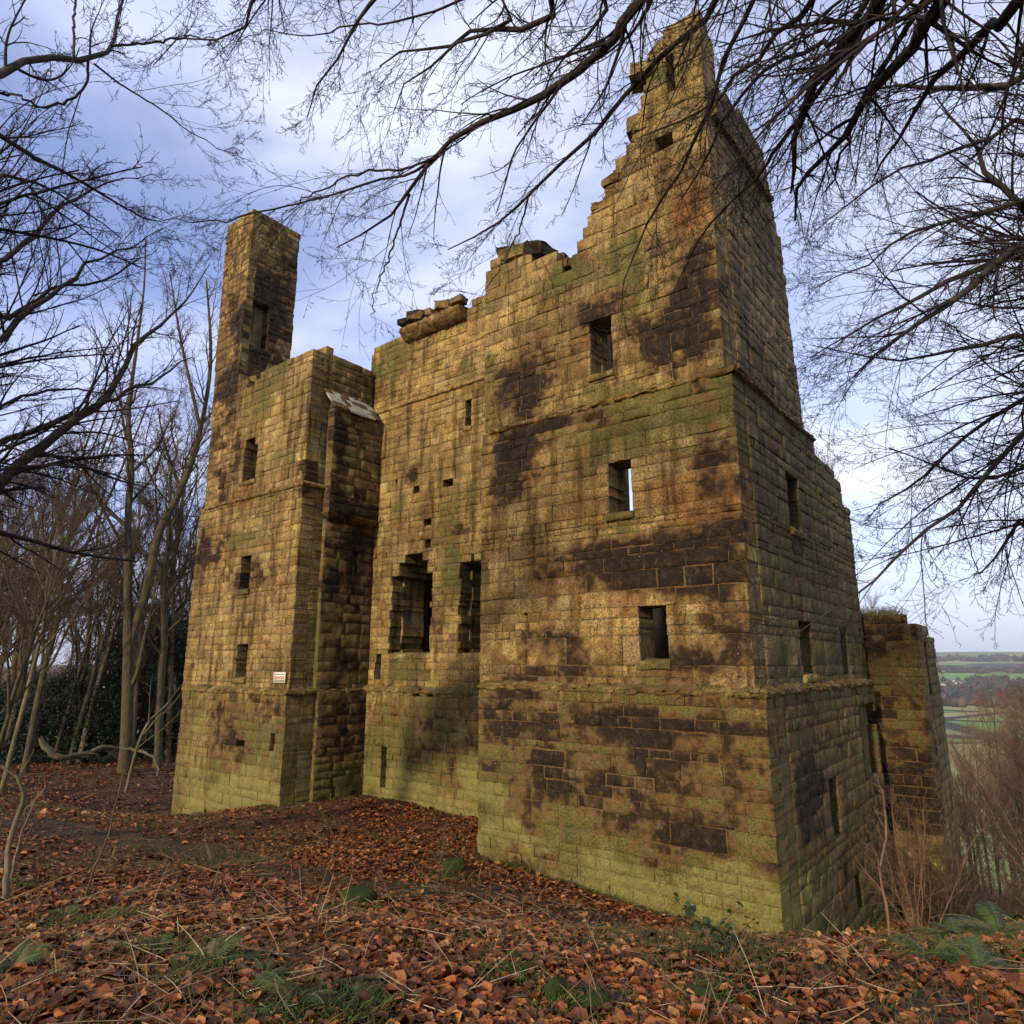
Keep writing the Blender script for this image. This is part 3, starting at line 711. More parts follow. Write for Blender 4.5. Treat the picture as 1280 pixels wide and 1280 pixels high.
strip(b, [(XR - I1, yo - .04), (XO + .02, yo - .04), (XO + .02, YIN + .1)][0:3], [(-.3, zo1 - .22), (-.12, zo1 - .20), (.0, zo1 - .05), (.03, zo1 + .01), (-.1, zo1 + .03)], 80, black=.6, moss=.3)
put(b, "oriel_corbel", sw)
b = StoneBuf()
rr_ = np.random.default_rng(12)
nrow = 4
for i in range(nrow):
    y_ = yo - .08
    while y_ < YIN:
        w = rr_.uniform(.18, .38); y2 = min(y_ + w - .012, YIN + .05)
        f0, f1 = i / nrow, (i + 1.18) / nrow
        xa, za = XO + .08 - (PX + .26) * f0, zo2 - .02 + (zo3 - zo2 + .05) * f0; xb, zb2 = XO + .08 - (PX + .26) * f1, zo2 - .02 + (zo3 - zo2 + .05) * f1
        lift = .03 + rr_.normal(0, .006)
        V = np.array([(xa, y_, za), (xa, y2, za), (xb, y2, zb2), (xb, y_, zb2)]); V2 = V + np.array([.02, 0, lift + .02]); V = np.concatenate([V, V2]) + rr_.normal(0, .008, (8, 3))
        lichen = rr_.random() < .38
        b.add(V, np.array([(4, 5, 6, 7), (0, 1, 5, 4), (1, 2, 6, 5), (3, 0, 4, 7), (0, 3, 2, 1)]), 2 if lichen else 0, np.zeros(5, bool), np.tile([.3, .2, .9, .7], (8, 1)), np.tile([.1 if lichen else .5, .1, 0, 0], (8, 1)))
        y_ += w
M['lichen'] = None
def mat_lichen():
    g = G("pale_lichen_stone"); p = g.pos(); n = g.noise(p, 14, 5, .65)
    return g.done(g.ramp(n, [(.3, (.16, .14, .09)), (.45, (.27, .26, .19)), (.75, (.44, .44, .35))]), g.bump(n, .5, .02))
M['lichen'] = mat_lichen()
def put_l(b, name, parent):
    o = put(b, name, parent); o.data.materials.append(M['lichen']); 
    return o
o = put_l(b, "oriel_roof", sw)
mi = np.concatenate(b.mi); o.data.polygons.foreach_set('material_index', mi.astype(np.int32))

# ---- the recessed range between the two wings
YR0, YR1 = YIN, YIN + .18
rgw = wing("recessed_range", "set-back range between the wings with two broken windows")
ZLr = fy(540, 864, YR0)[1]
oR1 = [rectF(489, 718, 536, 817, YR1), rectF(499, 702, 533, 719, YR1), rectF(506, 696, 527, 703, YR1), rectF(576, 704, 612, 820, YR1), rectF(588, 695, 592, 705, YR1),
       rectF(516, 611, 523, 618, YR1), rectF(554, 595, 565, 609, YR1), rectF(529, 647, 538, 657, YR1), rectF(531, 676, 537, 684, YR1),
       rectF(469, 815, 475, 848, YR1), rectF(582, 497, 588, 532, YR1)]
oR0 = [rectF(516, 862, 524, 876, YR0), rectF(533, 862, 540, 876, YR0), rectF(475.5, 933, 482, 985, YR0)]
gR = lambda s: np.interp(s, [XR, WN], [-3.57, -3.6])
topR = profF([(440, 450), (458, 446), (470, 437), (485, 428), (500, 421), (515, 410), (540, 398), (582, 385), (590, 378), (606, 368), (640, 350)], YR1)
for a in [(500, 440, YR1, .9, .9, 'green', .15), (520, 590, YR1, .6, .4, 'black', .5), (590, 560, YR1, .4, .5, 'black', .3), (540, 640, YR1, 1.0, .6, 'orange', .4), (560, 720, YR1, .35, 1.4, 'green', .75), (500, 840, YR1, .6, .3, 'green', .6),
          (580, 470, YR1, .4, 1.2, 'green', .35), (540, 890, YR0, .5, .7, 'green', .6), (530, 900, YR0, 1.8, .4, 'black', .4), (520, 940, YR0, 1.2, .6, 'green', .35), (490, 400, YR1, .5, .5, 'black', .3), (590, 960, YR0, .5, 1.2, 'lime', .8), (500, 980, YR0, 1.5, .4, 'lime', .35)]:
    stainF(*a)
# the wall is lighter, ochre
zr0 = courses(zfoot, ZLr, .2, .32, 81, snaps(oR0)); zr1 = courses(ZLr - .02, 13.2, .18, .29, 82, [oR1[0][2], oR1[0][3], oR1[1][3]])
b = StoneBuf()
wall(b, (0, YR0), (1, 0), XR - .6, WN + 1.5, zr0, oR0, None, .9, 91, ('F', YR0), .0, gR, 1.0, ground_lime=.6, green=.42, dark=.18, lmin=1.0, lmax=2.4)
put(b, "plinth", rgw)
b = StoneBuf()
wall(b, (0, YR1), (1, 0), XR - .6, WN + 1.5, zr1, oR1, topR, 1.35, 92, ('F', YR1), -.1, None, 1.0, green=.14, lmin=1.1, lmax=2.5, jag=.03)
put(b, "front_wall", rgw)
b = StoneBuf()
strip(b, [(XR - .1, YR0), (WN + .9, YR0)], [(-.05, ZLr - .09), (.025, ZLr - .07), (.035, ZLr - .01), (.02, ZLr + .02), (-.19, ZLr + .12), (-.25, ZLr + .12)], 93, moss=.6, lime=.12, black=.3, lump=1.7)
put(b, "plinth_ledge", rgw)
zt_ = fy(540, 494, YR1)[1]
b = StoneBuf()
strip(b, [(XR - .2, YR1), (WN + .9, YR1)], [(-.03, zt_ - .07), (.06, zt_ - .04), (.06, zt_ + .03), (-.03, zt_ + .08)], 94, moss=.1, black=.0)
put(b, "string_course", rgw)
sill(oR1[0], YR1, 'F', "window_sill", rgw, .5, .03); sill(oR1[-1], YR1, 'F', "window_sill", rgw, .3, .06)
# broken parapet: a corbelled slab carrying a row of stones
x0c, zc = fy(510, 425, YR1); x1c, zc2 = fy(584, 396, YR1)
zc = (zc + zc2) / 2
b = StoneBuf()
strip(b, [(x0c, YR1), (x1c, YR1)], [(-.1, zc - .14), (.16, zc - .10), (.38, zc + .08), (.40, zc + .24), (-.2, zc + .28)], 95, black=.4, moss=.2, slen=.9, lump=2.2)
put(b, "parapet_slab", rgw)
b = StoneBuf()
rubble(b, [(x0c + .12 + (x1c - x0c) * t, YR1 - .22 + rg.uniform(-.05, .05), zc + .46) for t in (.0, .22, .44, .66, .88)], .44, 15, .2, .95)
put(b, "parapet_stone", rgw)
b = StoneBuf()
rubble(b, [(x_, YR1 + rg.uniform(.2, .9), float(topR(x_)) + rg.uniform(-.05, .08)) for x_ in np.linspace(XR, WN + .3, 26) if not (x0c - .2 < x_ < x1c + .2)], .34, 16, .5, .3)
put(b, "wall_head_rubble", rgw)
b = StoneBuf()                                  # inner back wall and added unseen slabs keep the windows dark
wall(b, (0, YR1 + 5.2), (-1, 0), -WN - 1, -XR + 1, courses(zfoot, 2.9, .25, .36, 83), [], None, .8, 96, None, .4)
wall(b, (0, YR1 + 4.4), (1, 0), XL - .5, WN + 1, courses(zfoot, 2.9, .25, .36, 84), [], None, .5, 97, None, .4)
put(b, "rear_wall", rgw)
b = StoneBuf()
def slab(b, x0, x1, y0, y1, z0, z1):
    V = np.array([(x, y, z) for z in (z0, z1) for (x, y) in ((x0, y0), (x1, y0), (x1, y1), (x0, y1))], float)
    b.add(V, np.array([(0, 3, 2, 1), (4, 5, 6, 7), (0, 1, 5, 4), (1, 2, 6, 5), (2, 3, 7, 6), (3, 0, 4, 7)]), 1, np.zeros(6, bool), np.tile([.5, .5, .5, .5], (8, 1)), np.tile([.3, .2, 0, 0], (8, 1)))
slab(b, XL, WN + .3, YR1 + 1.36, YR1 + 4.3, 2.55, 2.85)
slab(b, XR - 1, WN + .3, YR1 + 1.36, YR1 + 4.3, -.75, -.45)
put(b, "added_shade_slab", rgw)
b = StoneBuf()
slab(b, WN + .75, -.98, .98, LSIDE - .9, -.7, -.45)  # added unseen slab that darkens the inside of the wing
put(b, "added_shade_slab", gw)
b = StoneBuf()
slab(b, XL + .95, XR - 1.0, 1.0, 5.0, 6.2, 6.5); slab(b, XL + .95, XR - 1, 1.0, 5, 1.9, 2.2); slab(b, XL + .95, XR - 1, 1, 5, -.8, -.5)  # added unseen slabs that darken the stair wing's windows
wall(b, (0, 5.2), (-1, 0), -XR, -XL, courses(zfoot, zwt - 1, .25, .36, 85), [], None, .8, 98, None, .4)
put(b, "rear_wall", sw)

# ---- rear wing beyond the flank
rw = wing("rear_wing", "low rear wing with grass on its broken top")
sB = .80 * D
XB = fy(1156, 860, sB)[0]; zBt = fy(1143, 772, sB)[1]
yB2 = fx(1174, 860, XB)[0]
print("rear wing", XB, zBt, yB2)
zbs = courses(-9.5, zBt + .1, .22, .34, 86)
stainF(1110, 790, sB, 2, .5, 'black', .45); stainF(1125, 960, sB, 1.2, 1.2, 'black', .6); stainF(1090, 900, sB, .8, 2.0, 'green', .5)
topB = lambda s: zBt + .10 * np.sin(s * 3.1) - .20 * sstep(XB - .8, XB, s)
b = StoneBuf()
wall(b, (0, sB), (1, 0), -3.5, XB, zbs, [], topB, .9, 101, ('F', sB), .35, None, 1.1, dark=.24, green=.42)
put(b, "front_wall", rw)
oB = [rectS(1157, 800, 1163, 872, XB), rectS(1168, 880, 1174, 960, XB)]
b = StoneBuf()
wall(b, (XB, 0), (0, 1), sB + .9, yB2 + .4, zbs, oB[:1], lambda s: zBt - .15 - .3 * sstep(sB + 1, yB2 + .4, s), .9, 102, None, .8, None, 1.0, raggedR=.2, green=.2)
put(b, "side_wall", rw)
b = StoneBuf()
wall(b, (0, yB2 + .4), (-1, 0), -XB + .9, 3.5, zbs, [], topB, .8, 103, None, .4)
rubble(b, [(rg.uniform(-2, XB - 1.0), sB + rg.uniform(.2, 1.4), zBt + rg.uniform(-.02, .1)) for _ in range(22)], .4, 17, .6, .2)
put(b, "rear_wall", rw)
# ------------------------------------------------------------------ ground: one sheet from the leafy slope to the far hills
CPTS = [(0, 0, -1.65), (0, 3.5, -1.62), (-2.3, 3.5, -1.63), (2.5, 3.7, -1.72), (-5, 0, -1.6), (5, 0, -1.75), (0, -8, -1.5), (-9, -6, -1.5), (9, -6, -1.8),
        (O[0], O[1], -4.10), (-6.3, 9.2, -2.62), (-3.0, 10.3, -2.92), (0.2, 8.3, -2.82), (-13, 18.7, -3.42), (-14.5, 27, -3.95),
        (5.3, 7.6, -2.62), (7.2, 6.6, -2.60), (10.0, 8.6, -4.3), (6.0, 10.0, -3.9), (-25, 35, -4.6), (-40, 20, -3.9), (-12, 40, -5.2), (0, 35, -6.5), (5, 30, -7.3), (14, 16, -8.0), (20, 10, -9), (20, 25, -13.5), (13, 26, -10)]
for lx, ly, z in [(WN, 0, -3.72), (XR, 0, -3.62), (XR, YIN, -3.65), (XL, 0, -4.66), (0, LSIDE, -5.75), (0, 4, -4.85), ((XR + WN) / 2, YIN, -3.70), ((XR + WN) / 2, 0, -3.72), (WN, 2.5, -3.7), (-3, 0, -3.90), (-15.3, 0, -4.08), (-4.5, -1.2, -3.55), (-1.2, -1.3, -3.72), (.9, -.6, -4.0), (1.2, 2.5, -4.6), (XB, sB, -6.2), (XB, 11, -7.2)]:
    x, y = l2w(lx, ly); CPTS.append((x, y, z))
CPTS = np.array(CPTS, float)
def _tps(P, z, lam=.02):
    n = len(P); d = np.linalg.norm(P[:, None] - P[None], axis=2); K = np.where(d > 0, d * d * np.log(d + 1e-9), 0) + lam * np.eye(n)
    A = np.zeros((n + 3, n + 3)); A[:n, :n] = K; A[:n, n] = 1; A[:n, n + 1:] = P; A[n, :n] = 1; A[n + 1:, :n] = P.T
    return np.linalg.solve(A, np.concatenate([z, [0, 0, 0]]))
_W = _tps(CPTS[:, :2], CPTS[:, 2])
def far_z(x, y):
    q = x * .9 + y * .22; r = np.hypot(x, y)
    h = -4.6 - .36 * np.maximum(0, q - 9) - .01 * np.maximum(0, -q)
    h = np.maximum(h, -88 + 0 * h); h = np.where(q > 120, np.minimum(h, -60), h)
    roll = 9 * (fbm(np.stack([x / 900, y / 900, 0 * x], 1), 3, 5) - .5) * sstep(300, 1500, r)
    rise = 205 * sstep(1800, 9500, r) * sstep(-.4, .1, q / (r + 1)) + 60 * (fbm(np.stack([x / 2600, y / 2600, 0 * x + 3], 1), 3, 8) - .5) * sstep(4500, 8500, r)
    return h + roll + rise
def ground_z(x, y, fine=True):
    x = np.atleast_1d(np.asarray(x, float)); y = np.atleast_1d(np.asarray(y, float)); out = np.zeros(len(x))
    r = np.hypot(x, y - 8)
    near = r < 75
    if near.any():
        xn, yn = x[near], y[near]
        z = np.full(len(xn), _W[-3]) + _W[-2] * xn + _W[-1] * yn
        for i, (cx, cy) in enumerate(CPTS[:, :2]):
            d2 = (xn - cx) ** 2 + (yn - cy) ** 2; z += _W[i] * .5 * d2 * np.log(d2 + 1e-9)
        out[near] = np.clip(z, -16, 0)
    t = sstep(20, 55, r)
    out = out * (1 - t) + far_z(x, y) * t
    if fine:
        out = out + .16 * (fbm(np.stack([x * .8, y * .8, 0 * x], 1), 3, 2) - .5) + .06 * (fbm(np.stack([x * 3, y * 3, 0 * x], 1), 2, 3) - .5)
    return out
def gz1(x, y): return float(ground_z([x], [y])[0])
def gpx(px, py, tmax=80):                       # where the sight line of a photo point meets the ground
    r = ray(px, py); t = np.concatenate([np.linspace(2, 30, 1400), np.linspace(30, tmax, 600)])
    P = t[:, None] * r[None]; h = ground_z(P[:, 0], P[:, 1]); k = np.flatnonzero(P[:, 2] < h)
    i = k[0] if len(k) else len(t) - 1
    return np.array([P[i, 0], P[i, 1], h[i]])
def seg_dist(x, y, pts):
    d = np.full(len(x), 1e9)
    for (a, b) in zip(pts[:-1], pts[1:]):
        ax, ay = a; bx, by = b; L2 = (bx - ax) ** 2 + (by - ay) ** 2
        t = np.clip(((x - ax) * (bx - ax) + (y - ay) * (by - ay)) / L2, 0, 1)
        d = np.minimum(d, np.hypot(x - ax - t * (bx - ax), y - ay - t * (by - ay)))
    return d
PATH = [tuple(gpx(px, py)[:2]) for px, py in [(-60, 1010), (60, 1035), (180, 1052), (290, 1075), (400, 1100), (500, 1112), (620, 1118), (740, 1150), (850, 1185), (960, 1215), (1060, 1250)]]
def path_mask(x, y):
    w = .62 + .4 * (fbm(np.stack([x * .9, y * .9, 0 * x], 1), 3, 44) - .3)
    return sstep(1.3, .7, seg_dist(x, y, PATH) / w) * .9
def mat_ground():
    g = G("ground_earth"); p = g.pos(); a = g.sepc(g.attr('mask').outputs['Color'])
    n1 = g.noise(p, 1.2, 5); n2 = g.noise(p, 9, 5, .6); n3 = g.noise(p, 60, 4, .7)
    leaf = g.vor(p, 11); lv = g.sepc(leaf.outputs['Color'])
    litter = g.ramp(lv[0], [(0, (.035, .014, .008)), (.4, (.10, .036, .016)), (.75, (.17, .066, .028)), (1, (.20, .10, .05))])
    soil = g.mix(n2, (.050, .032, .016), (.115, .076, .038)); soil = g.mix(g.rng(n1, .45, .7, 0, .6), soil, (.055, .058, .018))
    near = g.mix(a[0], litter, soil)
    near = g.mix(1.0, near, g.ramp(n3, [(.3, (.55, .55, .55)), (.7, (1.15, 1.15, 1.15))]), 'MULTIPLY')
    # far country: fields with hedges, wooded patches
    mp = g.n('ShaderNodeMapping'); g.l(p, mp.inputs[0]); mp.inputs['Scale'].default_value = (.0022, .0034, 0); mp.inputs['Rotation'].default_value = (0, 0, .45)
    v = g.vor(mp.outputs[0], 1.0); vc = g.sepc(v.outputs['Color']); ve = g.vor(mp.outputs[0], 1.0, 'DISTANCE_TO_EDGE')
    field = g.ramp(vc[0], [(0, (.085, .22, .035)), (.30, (.12, .25, .045)), (.45, (.22, .24, .08)), (.6, (.07, .20, .035)), (.78, (.34, .27, .12)), (1, (.12, .22, .04))])
    field = g.mix(g.rng(ve.outputs['Distance'], .035, .02), field, (.035, .035, .022))
    nw = g.n('ShaderNodeTexNoise'); nw.inputs['Scale'].default_value = .0011; nw.inputs['Detail'].default_value = 6; g.l(p, nw.inputs['Vector'])
    field = g.mix(g.rng(nw.outputs['Fac'], .60, .62), field, (.050, .042, .030))
    sl = g.mix(n1, (.085, .055, .032), (.14, .095, .055))
    far = g.mix(a[2], sl, field)
    col = g.mix(a[1], near, far)
    nrm = g.bump(g.math('ADD', leaf.outputs['Distance'], g.math('MULTIPLY', n3, .4)), .8, .04)
    return g.done(col, nrm, .95)
M['ground'] = mat_ground()
def build_ground():
    rr = np.concatenate([[.3], np.arange(.8, 26, .17), 26 * (1.035 ** np.arange(0, 178))]); rr = rr[rr < 11500]
    na = 420; a = np.linspace(0, 2 * np.pi, na, endpoint=False)
    # finer angles ahead of the camera
    a = np.concatenate([np.linspace(-48, 48, 440, endpoint=False), np.linspace(48, 312, 150, endpoint=False)]) * np.pi / 180; na = len(a)
    X = (rr[:, None] * np.sin(a)[None]).ravel(); Y = (rr[:, None] * np.cos(a)[None]).ravel(); Z = ground_z(X, Y)
    R = np.hypot(X, Y)
    i = np.arange(len(rr) - 1)[:, None] * na; j = np.arange(na)[None]; j2 = (j + 1) % na
    Q = np.stack([i + j, i + na + j, i + na + j2, i + j2], -1).reshape(-1, 4)[:, ::-1]
    V = np.stack([X, Y, Z], 1); V = np.concatenate([V, [[0, 0, gz1(0, 0)]]]); c = len(V) - 1
    T = np.stack([np.full(na, c), np.arange(na), (np.arange(na) + 1) % na], 1)[:, ::-1]
    X2, Y2 = V[:, 0], V[:, 1]; R2 = np.hypot(X2, Y2)
    mask = np.zeros((len(V), 4)); mask[:, 0] = path_mask(X2, Y2); q = X2 * .9 + Y2 * .22
    mask[:, 0] = np.maximum(mask[:, 0], .55 * sstep(22, 30, R2))
    mask[:, 1] = sstep(26, 45, R2) * sstep(10, 18, q); mask[:, 2] = sstep(230, 420, R2)
    o = link("ground", mesh_np("ground", V, [Q, T], M['ground'], smooth=True, attrs={'mask': mask})); tag(o, kind='structure')
build_ground()

# ------------------------------------------------------------------ fallen leaves, dead stems, moss on the ground
def mat_attr(name, rough=.6, spec=.25, bump=.0, mul=True, trans=0.0):
    g = G(name); a = g.attr('col'); p = g.pos(); n = g.noise(p, 45, 4, .6)
    col = g.mix(1.0, a.outputs['Color'], g.ramp(n, [(.3, (.65, .65, .65)), (.7, (1.2, 1.2, 1.2))]), 'MULTIPLY') if mul else a.outputs['Color']
    g.b.inputs['Specular IOR Level'].default_value = spec
    return g.done(col, g.bump(n, .4, .01) if bump else None, rough)
M['leaf'] = mat_attr("dead_leaf", .55, .35); M['straw'] = mat_attr("dead_stem", .7); M['frond'] = mat_attr("green_frond", .5, .35)
LT = np.array([(0, 0, 0), (0, .5, 0), (0, 1, 0), (-.30, .30, 1), (-.26, .68, 1), (.30, .30, 1), (.26, .68, 1)], float)
LQ = np.array([(0, 5, 6, 1), (0, 1, 4, 3)]); LTR = np.array([(1, 6, 2), (1, 2, 4)])
def in_castle(x, y):
    lx, ly = w2l(x, y); m = (lx > WN) & (lx < 0) & (ly > 0) & (ly < LSIDE)
    m |= (lx > XL) & (lx < XR + PX2) & (ly > 0) & (ly < 8); m |= (lx > XR - .1) & (lx < WN + .1) & (ly > YIN) & (ly < 8)
    m |= (lx > -4) & (lx < XB) & (ly > sB) & (ly < 11.3)
    return m
def leaf_mesh(name, X, Y, Z, size, tilt, col, seed, mat, curl=.12, width=1.0):
    r = np.random.default_rng(seed); m = len(X)
    yaw = r.uniform(0, 2 * np.pi, m); p = r.normal(0, tilt, m); ro = r.normal(0, tilt, m); cu = r.normal(curl, .15, m); tip = r.normal(.08, .26, m)
    V = np.repeat(LT[None], m, 0); V[:, :, 0] *= (r.uniform(.7, 1.35, m) * width)[:, None]
    V[:, :, 2] = V[:, :, 2] * cu[:, None] + (V[:, :, 1] - .5) ** 2 * tip[:, None] * 2; V[:, :, 1] -= .5
    V[:, :, 2] += r.normal(0, .03, V.shape[:2])
    V *= size[:, None, None]
    def rot(V, a, i, j):
        c, s = np.cos(a)[:, None], np.sin(a)[:, None]; A, B = V[:, :, i].copy(), V[:, :, j].copy(); V[:, :, i] = A * c - B * s; V[:, :, j] = A * s + B * c
    rot(V, ro, 2, 0); rot(V, p, 1, 2); rot(V, yaw, 0, 1)
    low = V[:, :, 2].min(1)
    V += np.stack([X, Y, Z - low * .75], 1)[:, None]
    k = (np.arange(m) * 7)[:, None, None]
    return mesh_np(name, V.reshape(-1, 3), [(LQ[None] + k).reshape(-1, 4), (LTR[None] + k).reshape(-1, 3)], mat, smooth=True,
                   attrs={'col': np.concatenate([col, np.ones((m, 1))], 1).repeat(7, 0)})
def scatter(n, rmin, rmax, seed, a0=-44, a1=44, pw=1.0):
    r = np.random.default_rng(seed); t = r.random(n) ** pw; rad = rmin + (rmax - rmin) * t; a = np.radians(r.uniform(a0, a1, n))
    return rad * np.sin(a), rad * np.cos(a), r
LEAFC = np.array([(.130, .036, .009), (.180, .053, .011), (.215, .078, .018), (.085, .025, .007), (.045, .017, .006), (.26, .120, .038), (.12, .054, .021)])
def build_leaves():
    X, Y, r = scatter(430000, 2.3, 36, 77, pw=1.75)
    d = fbm(np.stack([X * .7, Y * .7, 0 * X], 1), 3, 61); rad = np.hypot(X, Y)
    keep = ~in_castle(X, Y) & (r.random(len(X)) < np.clip(1 - 1.06 * path_mask(X, Y), .2, 1)) & (r.random(len(X)) < np.clip(.35 + 1.4 * (d - .28), .1, 1))
    # thinner towards the trodden grass by the wood
    keep &= r.random(len(X)) < np.where((X < -4) & (Y > 9.5), .42, 1)
    X, Y = X[keep], Y[keep]; m = len(X)
    Z = ground_z(X, Y) + r.uniform(0, .022, m)
    hue = fbm(np.stack([X * .5, Y * .5, 0 * X + 9], 1), 3, 62)
    idx = np.clip((r.random(m) * 5.2 + (hue - .5) * 3).astype(int), 0, 6); col = LEAFC[idx] * r.uniform(.75, 2.0, (m, 1))
    size = r.gamma(5, .0098, m) * np.interp(np.hypot(X, Y), [3, 6, 14, 30], [1.0, .9, 1.15, 1.8]) + .012; size = np.minimum(size, .125 + .004 * np.hypot(X, Y))
    o = link("leaf_litter", leaf_mesh("leaf_litter", X, Y, Z, size, .22, col, 5, M['leaf'])); tag(o, "red-brown fallen leaves covering the slope in front of the ruin", "leaf litter", kind='stuff')
build_leaves()
def tube_np(P, R, sides=4, seed=0):
    """P (n,K,3), R (n,K) -> verts, quads"""
    n, K, _ = P.shape; T = np.gradient(P, axis=1); T /= np.linalg.norm(T, axis=2, keepdims=True) + 1e-9
    ref = np.where(np.abs(T[:, :1, 2:3]) > .9, np.array([1., 0, 0]), np.array([0, 0, 1.])); ref = np.repeat(ref, K, 1)
    A = np.cross(T, ref); A /= np.linalg.norm(A, axis=2, keepdims=True) + 1e-9; B = np.cross(T, A)
    th = np.arange(sides) / sides * 2 * np.pi
    V = P[:, :, None] + R[:, :, None, None] * (A[:, :, None] * np.cos(th)[None, None, :, None] + B[:, :, None] * np.sin(th)[None, None, :, None])
    i = np.arange(K - 1)[:, None] * sides; j = np.arange(sides)[None]; j2 = (j + 1) % sides
    q = np.stack([i + j, i + j2, i + sides + j2, i + sides + j], -1).reshape(-1, 4)
    Q = (q[None] + (np.arange(n) * K * sides)[:, None, None]).reshape(-1, 4)
    return V.reshape(-1, 3), Q
def build_stems():
    X, Y, r = scatter(9500, 2.6, 32, 78, pw=1.2); k = ~in_castle(X, Y) & (r.random(len(X)) < .35 + .65 * (fbm(np.stack([X * .4, Y * .4, 0 * X], 1), 2, 65) > .46)); X, Y = X[k], Y[k]; m = len(X)
    L = r.gamma(2.5, .075, m) + .06; yaw = r.uniform(0, 2 * np.pi, m); el = np.abs(r.normal(0, .16, m)) + (r.random(m) < .12) * r.uniform(.2, 1.2, m)
    t = np.linspace(0, 1, 4)[None]; b = r.normal(0, .08, m)[:, None]
    px = X[:, None] + (np.cos(yaw) * np.cos(el) * L)[:, None] * t + np.sin(yaw)[:, None] * b * t * t; py = Y[:, None] + (np.sin(yaw) * np.cos(el) * L)[:, None] * t
    gz = ground_z(px.ravel(), py.ravel()).reshape(m, 4)
    pz = gz + .03 + (np.sin(el) * L)[:, None] * t
    P = np.stack([px, py, pz], 2); R = (r.uniform(.0018, .0045, m))[:, None] * np.array([[1, .9, .75, .5]])
    V, Q = tube_np(P, R, 3); col = np.array([(.36, .25, .13), (.26, .17, .085), (.42, .32, .19), (.16, .10, .05)])[r.integers(0, 4, m)] * r.uniform(.7, 1.1, (m, 1))
    col = np.concatenate([col, np.ones((m, 1))], 1).repeat(12, 0)
    tag(link("dead_stems", mesh_np("dead_stems", V, [Q], M['straw'], smooth=True, attrs={'col': col})), "dry straw-coloured stems strewn among the fallen leaves", "dead stems", kind='stuff')
build_stems()
def build_grass():
    X, Y, r = scatter(26000, 2.6, 24, 79, pw=1.1)
    d = fbm(np.stack([X * .55, Y * .55, 0 * X], 1), 3, 66)
    w = .02 + .26 * path_mask(X, Y) * (d > .48) + .7 * sstep(9, 12, Y) * (X < -4) * (d > .4) + .18 * (d > .60)
    lx, ly = w2l(X, Y); w = w + 1.0 * ((ly > -.28) & (ly < 0) & (lx < 0)) + .5 * ((lx > 0) & (lx < .3) & (ly > 0) & (ly < LSIDE))
    k = ~in_castle(X, Y) & (r.random(len(X)) < w); X, Y = X[k], Y[k]
    n = 4; X = np.repeat(X, n) + r.normal(0, .03, len(X) * n); Y = np.repeat(Y, n) + r.normal(0, .03, len(Y) * n); m = len(X)
    lx, ly = w2l(X, Y); foot = ((ly > -.3) & (ly < 0) & (lx < 0)); L = r.uniform(.05, .17, m) * np.where(foot, 1.6, 1); yaw = r.uniform(0, 2 * np.pi, m); t = np.linspace(0, 1, 3)[None]; lean = r.uniform(.2, 1.1, m)
    px = X[:, None] + (np.cos(yaw) * L * lean)[:, None] * t ** 1.5; py = Y[:, None] + (np.sin(yaw) * L * lean)[:, None] * t ** 1.5
    pz = ground_z(X, Y)[:, None] + L[:, None] * t * (1 - .25 * lean[:, None] * t)
    V, Q = tube_np(np.stack([px, py, pz], 2), np.full((m, 1), .0022) * np.array([[1, .8, .25]]), 3)
    c = np.array([(.07, .085, .022), (.10, .10, .03), (.16, .12, .05), (.05, .07, .02)])[r.integers(0, 4, m)] * r.uniform(.7, 1.2, (m, 1))
    tag(link("rough_grass", mesh_np("rough_grass", V, [Q], M['straw'], smooth=True, attrs={'col': np.concatenate([c, np.ones((m, 1))], 1).repeat(9, 0)})), "sparse short grass along the trodden path", "grass", kind='stuff')
build_grass()

